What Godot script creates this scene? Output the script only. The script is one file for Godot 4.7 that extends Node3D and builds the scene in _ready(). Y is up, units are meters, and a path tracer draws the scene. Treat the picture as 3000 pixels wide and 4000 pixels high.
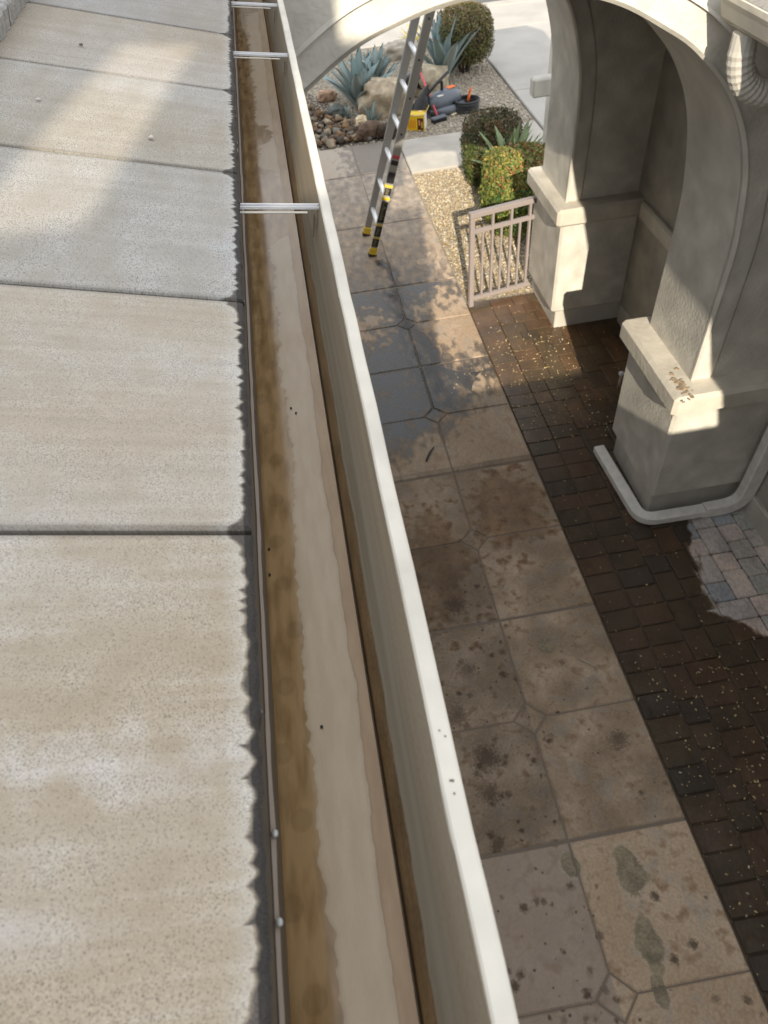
extends Node3D

const CAM_Y := 3.517
const SUN_DIR := Vector3(0.1405, -0.49, -1.0)
const TILE := 0.314
const XT := -0.0751
const YT := 3.1244
const ZT := -0.0342
const SLOPE := 0.2618
const PAD := 0.6097
const ZG := -5.782
const XL := 0.164
const XM := 0.725
const XW := 1.286
const NZ := -2.66
const FZ := -4.78

var used := {}
var uvf = null
var rng := RandomNumberGenerator.new()
var M := {}

# ------------------------------------------------------------------ naming and tagging
func numbered(parent: Node, called: String) -> String:
	var key := str(parent.get_instance_id()) + called
	var n: int = used.get(key, 0)
	used[key] = n + 1
	return called if n == 0 else "%s_%03d" % [called, n]

func thing(called: String, label: String, category: String, at := Vector3.ZERO, turn := 0.0, group := "") -> Node3D:
	var o := Node3D.new()
	o.name = numbered(self, called)
	add_child(o)
	o.position = at
	o.rotation.y = turn
	tag(o, label, category, group)
	return o

func tag(o: Node, label: String, category: String, group := "") -> void:
	o.set_meta("label", label)
	o.set_meta("category", category)
	if group != "":
		o.set_meta("group", group)

func place(called: String, kind := "structure") -> Node3D:
	var o := Node3D.new()
	o.name = numbered(self, called)
	add_child(o)
	o.set_meta("kind", kind)
	return o

func put(parent: Node, called: String, st, mat: Material, smooth := false) -> MeshInstance3D:
	var o := MeshInstance3D.new()
	o.name = numbered(parent, called)
	if st is SurfaceTool:
		st.generate_normals()
		o.mesh = st.commit()
	else:
		o.mesh = st
	o.material_override = mat
	parent.add_child(o)
	return o

# ------------------------------------------------------------------ mesh helpers
func tool(smooth := false) -> SurfaceTool:
	var st := SurfaceTool.new()
	st.begin(Mesh.PRIMITIVE_TRIANGLES)
	st.set_smooth_group(0 if smooth else -1)
	return st

func vert(st: SurfaceTool, p: Vector3) -> void:
	if uvf != null:
		st.set_uv(uvf.call(p))
	st.add_vertex(p)

func tri(st: SurfaceTool, a: Vector3, b: Vector3, c: Vector3, out: Vector3) -> void:
	var n := (a - c).cross(a - b)
	vert(st, a)
	if n.dot(out) >= 0.0:
		vert(st, b)
		vert(st, c)
	else:
		vert(st, c)
		vert(st, b)

func quad(st: SurfaceTool, a: Vector3, b: Vector3, c: Vector3, d: Vector3, out: Vector3) -> void:
	tri(st, a, b, c, out)
	tri(st, a, c, d, out)

func ccw(poly: PackedVector2Array) -> PackedVector2Array:
	var area := 0.0
	for i in poly.size():
		area += poly[i].cross(poly[(i + 1) % poly.size()])
	if area < 0.0:
		poly.reverse()
	return poly

func inset(poly: PackedVector2Array, b: float) -> PackedVector2Array:
	var r := PackedVector2Array()
	var n := poly.size()
	for i in n:
		var p := poly[i]
		var e0 := (p - poly[(i + n - 1) % n]).normalized()
		var e1 := (poly[(i + 1) % n] - p).normalized()
		var n0 := Vector2(-e0.y, e0.x)
		var n1 := Vector2(-e1.y, e1.x)
		var m := (n0 + n1)
		var k := m.dot(n0)
		r.append(p + m * (b / maxf(k, 0.3)))
	return r

# a prism over a 2D outline; at(Vector3(px, py, height)) gives the place of a point
func prism(st: SurfaceTool, outline: PackedVector2Array, h0: float, h1: float, bev: float, at: Callable, both := false) -> void:
	var poly := ccw(outline.duplicate())
	var n := poly.size()
	var o: Vector3 = at.call(Vector3.ZERO)
	var up: Vector3 = at.call(Vector3(0, 0, 1)) - o
	var rings: Array[PackedVector2Array] = []
	var hs: Array[float] = []
	if both and bev > 0.0:
		rings = [inset(poly, bev), poly, poly, inset(poly, bev)]
		hs = [h0, h0 + bev, h1 - bev, h1]
	elif bev > 0.0:
		rings = [poly, poly, inset(poly, bev)]
		hs = [h0, h1 - bev, h1]
	else:
		rings = [poly, poly]
		hs = [h0, h1]
	for k in rings.size() - 1:
		for i in n:
			var j := (i + 1) % n
			var e := poly[j] - poly[i]
			var out2 := Vector2(e.y, -e.x)
			var out: Vector3 = at.call(Vector3(out2.x, out2.y, 0)) - o
			quad(st, at.call(Vector3(rings[k][i].x, rings[k][i].y, hs[k])), at.call(Vector3(rings[k][j].x, rings[k][j].y, hs[k])),
				at.call(Vector3(rings[k + 1][j].x, rings[k + 1][j].y, hs[k + 1])), at.call(Vector3(rings[k + 1][i].x, rings[k + 1][i].y, hs[k + 1])), out)
	for cap in 2:
		var ring := rings[-1] if cap == 1 else rings[0]
		var h := hs[-1] if cap == 1 else hs[0]
		var ids := Geometry2D.triangulate_polygon(ring)
		for t in range(0, ids.size(), 3):
			tri(st, at.call(Vector3(ring[ids[t]].x, ring[ids[t]].y, h)), at.call(Vector3(ring[ids[t + 1]].x, ring[ids[t + 1]].y, h)), at.call(Vector3(ring[ids[t + 2]].x, ring[ids[t + 2]].y, h)), up if cap == 1 else -up)

func flat_at(p: Vector3) -> Vector3:      # outline in plan, height up
	return Vector3(p.x, p.z, p.y)

func front_at(p: Vector3) -> Vector3:     # outline in the x-y plane, height along z
	return p

func rect(x0: float, y0: float, x1: float, y1: float) -> PackedVector2Array:
	return PackedVector2Array([Vector2(x0, y0), Vector2(x1, y0), Vector2(x1, y1), Vector2(x0, y1)])

# a box with all edges chamfered
func bbox(st: SurfaceTool, lo: Vector3, hi: Vector3, b: float, xf := Transform3D.IDENTITY) -> void:
	var c := (lo + hi) / 2.0
	var h := (hi - lo) / 2.0
	var pt := func(s: Vector3, axis: int) -> Vector3:
		var q := h * s
		for k in 3:
			if k != axis:
				q[k] -= s[k] * b
		return xf * (c + q)
	var sg := [-1.0, 1.0]
	for axis in 3:
		var u := (axis + 1) % 3
		var v := (axis + 2) % 3
		for s in sg:
			var qs: Array[Vector3] = []
			for w in [[-1.0, -1.0], [1.0, -1.0], [1.0, 1.0], [-1.0, 1.0]]:
				var sv := Vector3.ZERO
				sv[axis] = s
				sv[u] = w[0]
				sv[v] = w[1]
				qs.append(pt.call(sv, axis))
			var out := Vector3.ZERO
			out[axis] = s
			quad(st, qs[0], qs[1], qs[2], qs[3], xf.basis * out)
		if b > 0.0:
			for s0 in sg:
				for s1 in sg:
					var a0 := Vector3.ZERO
					a0[u] = s0
					a0[v] = s1
					var a1 := a0
					a0[axis] = -1.0
					a1[axis] = 1.0
					var out2 := Vector3.ZERO
					out2[u] = s0
					out2[v] = s1
					quad(st, pt.call(a0, u), pt.call(a1, u), pt.call(a1, v), pt.call(a0, v), xf.basis * out2)
	if b > 0.0:
		for i in 8:
			var s := Vector3(1.0 if i & 1 else -1.0, 1.0 if i & 2 else -1.0, 1.0 if i & 4 else -1.0)
			tri(st, pt.call(s, 0), pt.call(s, 1), pt.call(s, 2), xf.basis * s)

func circle(r: float, n: int) -> PackedVector2Array:
	var p := PackedVector2Array()
	for i in n:
		p.append(Vector2(cos(TAU * i / n), sin(TAU * i / n)) * r)
	return p

# sweep of a closed profile along points; scales widen it, caps close it
func sweep(st: SurfaceTool, pts: Array, profile: PackedVector2Array, scales: Array = [], hint := Vector3.UP, caps := true, closed := false) -> void:
	var n := pts.size()
	var rings: Array = []
	for i in n:
		var a: Vector3 = pts[(i - 1 + n) % n] if closed else pts[maxi(i - 1, 0)]
		var b: Vector3 = pts[(i + 1) % n] if closed else pts[mini(i + 1, n - 1)]
		var t := (b - a).normalized()
		var side := t.cross(hint)
		if side.length() < 0.01:
			side = t.cross(Vector3(0.3, 0.2, 1.0))
		side = side.normalized()
		var up := side.cross(t).normalized()
		var s: float = scales[i] if scales.size() else 1.0
		var bend := 1.0
		var ring: Array[Vector3] = []
		for q in profile:
			ring.append(pts[i] + side * q.x * s * bend + up * q.y * s)
		rings.append(ring)
	var m := profile.size()
	for i in (n if closed else n - 1):
		var r0: Array = rings[i]
		var r1: Array = rings[(i + 1) % n]
		var mid: Vector3 = (pts[i] + pts[(i + 1) % n]) / 2.0
		for k in m:
			var l := (k + 1) % m
			var f: Vector3 = (r0[k] + r0[l] + r1[k] + r1[l]) / 4.0
			quad(st, r0[k], r0[l], r1[l], r1[k], f - mid)
	if caps and not closed:
		for e in 2:
			var r: Array = rings[0] if e == 0 else rings[n - 1]
			var d: Vector3 = (pts[0] - pts[1]) if e == 0 else (pts[n - 1] - pts[n - 2])
			for k in range(1, m - 1):
				tri(st, r[0], r[k], r[k + 1], d)

func arc_path(corners: Array, radius: float, steps: int) -> Array:
	var out: Array = [corners[0]]
	for i in range(1, corners.size() - 1):
		var c: Vector3 = corners[i]
		var a: Vector3 = c + (corners[i - 1] - c).normalized() * radius
		var b: Vector3 = c + (corners[i + 1] - c).normalized() * radius
		for k in steps + 1:
			var t := float(k) / steps
			out.append(a.lerp(c, t).lerp(c.lerp(b, t), t))
	out.append(corners[-1])
	return out

func lump(seed_: int, radii: Vector3, rough: float, nu := 12, nv := 8, flat_base := -1.0) -> SurfaceTool:
	var st := tool(true)
	var nz := FastNoiseLite.new()
	nz.seed = seed_
	nz.frequency = 0.9
	nz.fractal_octaves = 3
	var g: Array = []
	for j in nv + 1:
		var row: Array[Vector3] = []
		for i in nu:
			var th := PI * j / nv
			var ph := TAU * i / nu
			var d := Vector3(sin(th) * cos(ph), cos(th), sin(th) * sin(ph))
			var k := 1.0 + rough * nz.get_noise_3dv(d * 1.6) * 1.6
			# flatten towards a boxy stone
			var e := Vector3(signf(d.x) * pow(absf(d.x), 0.75), signf(d.y) * pow(absf(d.y), 0.75), signf(d.z) * pow(absf(d.z), 0.75))
			var p := e * k * radii
			p.y = maxf(p.y, flat_base * radii.y)
			row.append(p)
		g.append(row)
	for j in nv:
		for i in nu:
			var l := (i + 1) % nu
			var f: Vector3 = g[j][i] + g[j][l] + g[j + 1][i] + g[j + 1][l]
			if j == 0:
				tri(st, g[0][0], g[1][i], g[1][l], f)
			elif j == nv - 1:
				tri(st, g[nv][0], g[j][i], g[j][l], f)
			else:
				quad(st, g[j][i], g[j][l], g[j + 1][l], g[j + 1][i], f)
	return st

# ------------------------------------------------------------------ textures
func noise_bytes(w: int, h: int, seed_: int, freq: float, oct: int, sx := 1, sy := 1, kind := FastNoiseLite.TYPE_SIMPLEX_SMOOTH) -> PackedByteArray:
	var n := FastNoiseLite.new()
	n.seed = seed_
	n.noise_type = kind
	n.frequency = freq
	n.fractal_octaves = oct
	if oct <= 1:
		n.fractal_type = FastNoiseLite.FRACTAL_NONE
	var im := n.get_image(maxi(4, w / sx), maxi(4, h / sy), false, false, true)
	if sx != 1 or sy != 1:
		im.resize(w, h, Image.INTERPOLATE_CUBIC)
	im.convert(Image.FORMAT_L8)
	return im.get_data()

func tex(w: int, h: int, data: PackedByteArray, grey := false) -> ImageTexture:
	var im := Image.create_from_data(w, h, false, Image.FORMAT_L8 if grey else Image.FORMAT_RGB8, data)
	return ImageTexture.create_from_image(im)

func mat(c: Color, rough := 0.8, metal := 0.0) -> StandardMaterial3D:
	var m := StandardMaterial3D.new()
	m.albedo_color = c
	m.roughness = rough
	m.metallic = metal
	return m

func lin(r: float, g: float, b: float) -> Color:
	return Color(r, g, b).linear_to_srgb()

# a seamless triplanar surface of one colour with mottling and relief
func triplanar(c: Color, spread: float, freq: float, seed_: int, scale: float, relief_cm: float, rough: float, oct := 4, relief_freq := 0.0, stretch_y := 1.0) -> StandardMaterial3D:
	var n := FastNoiseLite.new()
	n.seed = seed_
	n.frequency = freq
	n.fractal_octaves = oct
	var im := n.get_seamless_image(256, 256, false, false, 0.15)
	im.convert(Image.FORMAT_L8)
	var src := im.get_data()
	var out := PackedByteArray()
	out.resize(256 * 256 * 3)
	for i in 65536:
		var k := 1.0 + spread * (src[i] / 127.5 - 1.0)
		out[i * 3] = clampi(int(c.r8 * k), 0, 255)
		out[i * 3 + 1] = clampi(int(c.g8 * k), 0, 255)
		out[i * 3 + 2] = clampi(int(c.b8 * k), 0, 255)
	var m := StandardMaterial3D.new()
	m.albedo_texture = tex(256, 256, out)
	m.roughness = rough
	m.uv1_triplanar = true
	m.uv1_world_triplanar = true
	m.uv1_scale = Vector3(scale, scale * stretch_y, scale)
	if relief_cm > 0.0:
		var n2 := FastNoiseLite.new()
		n2.seed = seed_ + 7
		n2.frequency = relief_freq if relief_freq > 0.0 else freq * 2.0
		n2.fractal_octaves = 3
		var im2 := n2.get_seamless_image(256, 256, false, false, 0.15)
		m.heightmap_enabled = true
		m.heightmap_texture = ImageTexture.create_from_image(im2)
		m.heightmap_scale = relief_cm
	return m

func tile_texture(w: int, h: int, zlo: float, zhi: float, dlen: float, seed_: int) -> Array:
	var streak := noise_bytes(w, h, seed_, 0.045, 4, 20, 1)
	var band := noise_bytes(w, h, seed_ + 1, 0.013, 2, 12, 4)
	var grain := noise_bytes(w, h, seed_ + 2, 0.42, 2)
	var clus := noise_bytes(w, h, seed_ + 3, 0.012, 3)
	var pit := noise_bytes(w, h, seed_ + 4, 0.62, 2)
	var edge := FastNoiseLite.new()
	edge.seed = seed_ + 5
	edge.frequency = 1.0
	edge.fractal_octaves = 3
	var tones := [Vector3(181, 172, 158), Vector3(180, 170, 154), Vector3(186, 180, 171), Vector3(188, 185, 178), Vector3(187, 181, 169), Vector3(184, 175, 160), Vector3(179, 176, 171), Vector3(173, 170, 167), Vector3(176, 171, 164), Vector3(176, 171, 164)]
	var rgb := PackedByteArray()
	rgb.resize(w * h * 3)
	var hgt := PackedByteArray()
	hgt.resize(w * h)
	var mm := dlen * 1000.0 / w
	for y in h:
		var z := zlo + (zhi - zlo) * (y + 0.5) / h
		var kf := (ZT - z) / TILE
		var k := floori(kf)
		var fr := kf - k
		var tone: Vector3 = tones[clampi(k + 1, 0, 9)]
		var tan_tone := Vector3(tone.x * 0.96, tone.y * 0.93, tone.z * 0.885)
		var pale := Vector3(minf(tone.x + 16, 210), minf(tone.y + 20, 211), minf(tone.z + 30, 214))
		# width of the wet fringe along the eave, deeper at the joints
		var jd := minf(fr, 1.0 - fr)
		# rounded dry lobes that meet in wet cusps
		var zc := z * (52.0 if k <= 1 else 70.0) + 1.8 * edge.get_noise_1d(z * 9.0)
		var tt := fposmod(zc, 1.0) * 2.0 - 1.0
		var amp := 1.0 + 9.0 * absf(edge.get_noise_1d(floorf(zc) * 7.3 + 3.0)) + 3.0 * absf(edge.get_noise_1d(z * 9.0 + 11.0))
		var wet := 6.5 + amp * pow(absf(tt), 1.7) + 3.5 * edge.get_noise_1d(z * 10.0 + 90.0) + 2.2 * edge.get_noise_1d(z * 70.0) + 20.0 * exp(-jd * 38.0)
		if k <= 0:
			wet += 1.5
		var joint_dark := clampf(1.0 - jd / 0.03, 0.0, 1.0) * 0.22
		var o := y * w
		for x in w:
			var i := o + x
			var d := (x + 0.5) * mm
			var b := band[i] / 255.0
			var s := streak[i] / 127.5 - 1.0
			var g := grain[i] / 127.5 - 1.0
			var cl := clus[i] / 127.5 - 1.0
			var t := clampf(b * 1.3 - 0.15 + 0.07 * s + 0.35 * cl, 0.0, 1.0)
			var p := tan_tone.lerp(tone, t)
			var q := clampf((b + 0.10 * s + 0.12 * cl - 0.66) * 2.4, 0.0, 1.0)
			if k <= 0:
				var zz := z + 0.02 * (b - 0.5) + 0.06 * d * 0.001
				q = maxf(q, (1.0 - absf(zz + 0.172) / 0.026) * 0.7 + 0.7 * cl + 0.2 * s)
				q = maxf(q, (1.0 - absf(zz + 0.092) / 0.014) * clampf((d - 60.0) / 60.0, 0.0, 1.0) + 0.4 * s)
				q = clampf(q, 0.0, 1.0)
			p = p.lerp(pale, q * (0.75 if k <= 0 else 0.30))
			var f := 1.0 + (0.016 if k <= 0 else 0.03) * s + 0.10 * g + 0.035 * cl - joint_dark
			var ht := 190.0 + 30.0 * g
			var th := 200.0 - 34.0 * clampf((clus[i] - 60.0) / 150.0, 0.0, 1.0)
			if pit[i] > th + 6.0 * s:
				f *= 1.0 - 0.30 * clampf((pit[i] - th) / 20.0, 0.0, 1.0)
				ht -= 110.0
			elif pit[i] < 255.0 - th - 4.0:
				f *= 1.0 + 0.10 * clampf((255.0 - th - pit[i]) / 20.0, 0.0, 1.0)
				ht += 30.0
			if d < wet + 14.0:
				if d < wet:
					var dk := clampf((wet - d) / 3.0, 0.0, 1.0)
					var c2 := Vector3(92, 85, 79) * (0.86 + 0.28 * (clus[i] / 255.0)) * (1.0 + 0.30 * g)
					if d < 7.0:
						c2 *= 0.60
					p = p.lerp(c2 / f, dk)
					ht -= 25.0 * dk
				else:
					p = p.lerp(Vector3(204, 203, 199), 0.45 * (1.0 - (d - wet) / 14.0))
			rgb[i * 3] = clampi(int(p.x * f), 0, 255)
			rgb[i * 3 + 1] = clampi(int(p.y * f), 0, 255)
			rgb[i * 3 + 2] = clampi(int(p.z * f), 0, 255)
			hgt[i] = clampi(int(ht), 0, 255)
	return [tex(w, h, rgb), tex(w, h, hgt, true)]

func ell(x: float, z: float, cx: float, cz: float, rx: float, rz: float) -> float:
	var a := (x - cx) / rx
	var b := (z - cz) / rz
	return 1.0 - sqrt(a * a + b * b)

func slab_textures(h: int, zlo: float, zl: float) -> Array:
	var w := 512
	var big := noise_bytes(w, h, 31, 0.006, 4)
	var mid := noise_bytes(w, h, 32, 0.022, 4)
	var fin := noise_bytes(w, h, 33, 0.12, 3)
	var vein := noise_bytes(w, h, 34, 0.012, 3)
	var wetn := noise_bytes(w, h, 35, 0.02, 4, 1, 1)
	var spots: Array = []
	rng.seed = 5
	for i in 330:
		var z := -2.45 + 2.3 * rng.randf()
		var x := XL + (0.56 * pow(rng.randf(), 0.8) if rng.randf() < 0.72 else rng.randf() * 1.1)
		var r := 0.004 + 0.017 * pow(rng.randf(), 3.0)
		spots.append(Vector4(x, z, r, 0.3 + 0.65 * rng.randf()))
	for c in [Vector4(0.50, -2.28, 0.06, 0.8), Vector4(0.45, -1.36, 0.07, 0.8), Vector4(0.42, -1.18, 0.05, 0.7), Vector4(0.47, -1.85, 0.05, 0.55), Vector4(1.12, -1.32, 0.05, 0.6), Vector4(0.36, -1.6, 0.05, 0.6), Vector4(0.40, -0.95, 0.04, 0.7), Vector4(0.31, -2.52, 0.05, 0.45), Vector4(1.10, -0.42, 0.02, 0.8), Vector4(1.02, -0.62, 0.018, 0.8)]:
		spots.append(c)
	var spot := PackedFloat32Array()
	spot.resize(w * h)
	for s in spots:
		var px: float = (s.x - XL) / 1.122 * w
		var py: float = (s.y - zlo) / zl * h
		var rx: float = s.z / 1.122 * w
		var ry: float = s.z / zl * h
		for y in range(maxi(0, int(py - ry * 1.7)), mini(h, int(py + ry * 1.7) + 2)):
			for x in range(maxi(0, int(px - rx * 1.7)), mini(w, int(px + rx * 1.7) + 2)):
				var i := y * w + x
				var dd := sqrt(pow((x - px) / rx, 2) + pow((y - py) / maxf(ry, 0.6), 2)) + (fin[i] / 127.5 - 1.0) * 0.45 + (mid[i] / 127.5 - 1.0) * 0.4
				spot[i] = maxf(spot[i], s.w * clampf((1.25 - dd) * 1.15, 0.0, 1.0))
	var rgb := PackedByteArray()
	rgb.resize(w * h * 3)
	var rou := PackedByteArray()
	rou.resize(w * h)
	var hgt := PackedByteArray()
	hgt.resize(w * h)
	for y in h:
		var z := zlo + zl * (y + 0.5) / h
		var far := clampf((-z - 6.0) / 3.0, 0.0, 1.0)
		for x in w:
			var i := y * w + x
			var X := XL + 1.122 * (x + 0.5) / w
			var a := big[i] / 127.5 - 1.0
			var b := mid[i] / 127.5 - 1.0
			var c := fin[i] / 127.5 - 1.0
			var v := vein[i] / 127.5 - 1.0
			var p := Vector3(190, 168, 144)
			p = p.lerp(Vector3(203, 184, 163), clampf(0.5 + a * 0.9 + 0.3 * b, 0.0, 1.0))
			p = p.lerp(Vector3(150, 123, 98), clampf((b + 0.4 * a - 0.25) * 1.6, 0.0, 1.0) * (0.75 if z > -3.4 else 0.35))
			p = p.lerp(Vector3(178, 168, 158), clampf((v - 0.2) * 1.5, 0.0, 0.6))
			var ridge := 1.0 - absf(v + 0.25 * b) * 9.0
			if ridge > 0.0:
				p *= 1.0 - 0.07 * ridge
			p *= 1.0 + 0.07 * c
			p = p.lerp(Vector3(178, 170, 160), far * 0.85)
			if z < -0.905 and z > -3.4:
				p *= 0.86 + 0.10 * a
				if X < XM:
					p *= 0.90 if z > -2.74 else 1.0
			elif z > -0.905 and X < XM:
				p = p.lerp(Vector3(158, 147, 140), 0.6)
			# broad damp brown stain on the middle slabs
			var damp := maxf(ell(X, z, 0.98, -2.95, 0.34, 0.36), ell(X, z, 0.42, -2.55, 0.30, 0.5)) + 0.5 * a + 0.35 * b
			p = p.lerp(p * Vector3(0.80, 0.74, 0.67), clampf(damp * 3.0, 0.0, 0.9))
			p = p.lerp(Vector3(74, 61, 50), spot[i] * 0.9)
			# grey-green repair patches
			if z > -2.2:
				var e := maxf(maxf(ell(X, z, 0.955, -0.73, 0.066, 0.11), ell(X, z, 0.925, -0.45, 0.056, 0.10)), maxf(ell(X, z, 0.70, -0.80, 0.045, 0.055), ell(X, z, 0.935, -1.91, 0.055, 0.06)))
				e = maxf(e, ell(X, z, 0.90, -0.285, 0.035, 0.06))
				e += 0.32 * b + 0.16 * c
				if e > 0.0:
					p = p.lerp(Vector3(138, 131, 112) * (1.0 + 0.22 * b + 0.16 * c), clampf(e * 9.0, 0.0, 1.0) * 0.85)
				elif e > -0.12 and z > -0.9:
					p = p.lerp(Vector3(196, 190, 178), 0.35)
			# the wet part of the walk
			var wn := wetn[i] / 127.5 - 1.0
			var line := -3.42 - 0.62 * (X - 0.3)
			var zone := 1.15 if z > -5.75 else lerpf(0.75, 0.30, clampf((-z - 5.75) / 0.8, 0.0, 1.0))
			var deep := clampf((z + 5.9) / 0.7, 0.0, 1.0)
			var w1 := minf((line - z) / 0.26, zone + 0.25 * deep) + wn * lerpf(0.28, 0.75, deep) + lerpf(0.12, 0.3, deep) * b
			w1 = minf(w1, (z + 8.35) / 0.5 + wn * 1.2)
			# drier islands on the sunny side
			var dry := ell(X, z, 1.18, -5.05, 0.36, 0.5) * 2.4
			dry = maxf(dry, ell(X, z, 1.27, -6.4, 0.08, 0.6) * 0.8)
			dry = maxf(dry, ell(X, z, 0.36, -5.2, 0.16, 0.2) * 1.0)
			dry = maxf(dry, ell(X, z, 1.25, -3.95, 0.15, 0.3) * 1.6)
			dry = maxf(dry, maxf(ell(X, z, 1.136, -7.18, 0.05, 0.08), ell(X, z, 1.047, -6.15, 0.05, 0.06)) * 8.0)  # two round pale spots: stain and painted puddle glint
			w1 = minf(w1, 0.55 - dry * 0.8 - wn * 1.7 - 0.5 * b) if dry > -0.8 else w1
			# the stream that runs out to the pavers
			var sx := 0.66 + 0.10 * (z + 6.2) + 0.05 * sin(z * 5.0)
			if z > -6.3 and z < -4.2:
				var st_ := 1.0 - absf(X - sx) / 0.07 + wn * 0.6
				w1 = maxf(w1, st_ * 1.5)
				if st_ > 0.2:
					p = p.lerp(Vector3(96, 66, 40), clampf(st_, 0.0, 0.75))
			var wet := clampf(w1 * 0.9 + 0.2 * b, 0.0, 1.0)
			var puddle := clampf((w1 - 0.75 + wn * 0.5) * 1.2, 0.0, 1.0)
			if z < -8.25:
				wet = clampf((X - 0.55) * 4.0 + wn, 0.0, 0.55) if X < 1.2 else 0.3
				puddle = 0.0
			p *= 1.0 - (0.50 + 0.20 * puddle) * wet
			p = p.lerp(p * Vector3(0.88, 0.89, 0.93), puddle)
			rgb[i * 3] = clampi(int(p.x), 0, 255)
			rgb[i * 3 + 1] = clampi(int(p.y), 0, 255)
			rgb[i * 3 + 2] = clampi(int(p.z), 0, 255)
			rou[i] = clampi(int(255.0 * (0.80 - 0.36 * wet - 0.22 * puddle)), 12, 255)
			hgt[i] = clampi(int(128.0 + (1.0 - puddle) * (45.0 * b + 25.0 * c + 30.0 * v)), 0, 255)
	return [tex(w, h, rgb), tex(w, h, rou, true), tex(w, h, hgt, true)]

func paver_textures() -> Array:
	var w := 512
	var h := 1536
	var big := noise_bytes(w, h, 51, 0.012, 3)
	var fin := noise_bytes(w, h, 52, 0.11, 3)
	var wetn := noise_bytes(w, h, 53, 0.03, 4)
	var rgb := PackedByteArray()
	rgb.resize(w * h * 3)
	var rou := PackedByteArray()
	rou.resize(w * h)
	for y in h:
		var z := -5.65 + 6.0 * (y + 0.5) / h
		for x in w:
			var i := y * w + x
			var X := 1.27 + 1.25 * (x + 0.5) / w
			var a := big[i] / 127.5 - 1.0
			var c := fin[i] / 127.5 - 1.0
			var wn := wetn[i] / 127.5 - 1.0
			# the dry area is bounded by a wavering line
			var xb := 1.93
			if z < -2.05:
				xb = 1.90 + 0.14 * clampf((-2.05 - z) / 0.6, 0.0, 1.0)
			elif z > -1.95:
				xb = 1.90 + 0.30 * clampf((z + 1.95) / 0.30, 0.0, 1.0)
			var dry := (X - xb) / 0.035 + wn * 1.5
			dry = minf(dry, (-1.55 - z) / 0.06 + wn * 1.5)
			dry = minf(dry, (z + 2.78) / 0.05 + wn)
			dry = clampf(dry, 0.0, 1.0)
			var f := 1.0 + 0.14 * a + 0.12 * c
			var wet := 1.0 - dry
			var mud := clampf((-z - 3.5) / 0.5 + wn, 0.0, 1.0)
			var shade := f * (1.0 - (0.60 - 0.10 * mud) * wet)
			rgb[i * 3] = clampi(int((224.0 + 6.0 * wet) * shade), 0, 255)
			rgb[i * 3 + 1] = clampi(int(229.0 * shade * (1.0 - (0.12 + 0.03 * mud) * wet)), 0, 255)
			rgb[i * 3 + 2] = clampi(int(240.0 * shade * (1.0 - (0.27 + 0.08 * mud) * wet)), 0, 255)
			var pool := wet * clampf(0.4 + wn, 0.0, 1.0)
			rou[i] = clampi(int(255.0 * (0.85 - 0.37 * wet - 0.16 * pool + 0.05 * c)), 10, 255)
	return [tex(w, h, rgb), tex(w, h, rou, true)]

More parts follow.
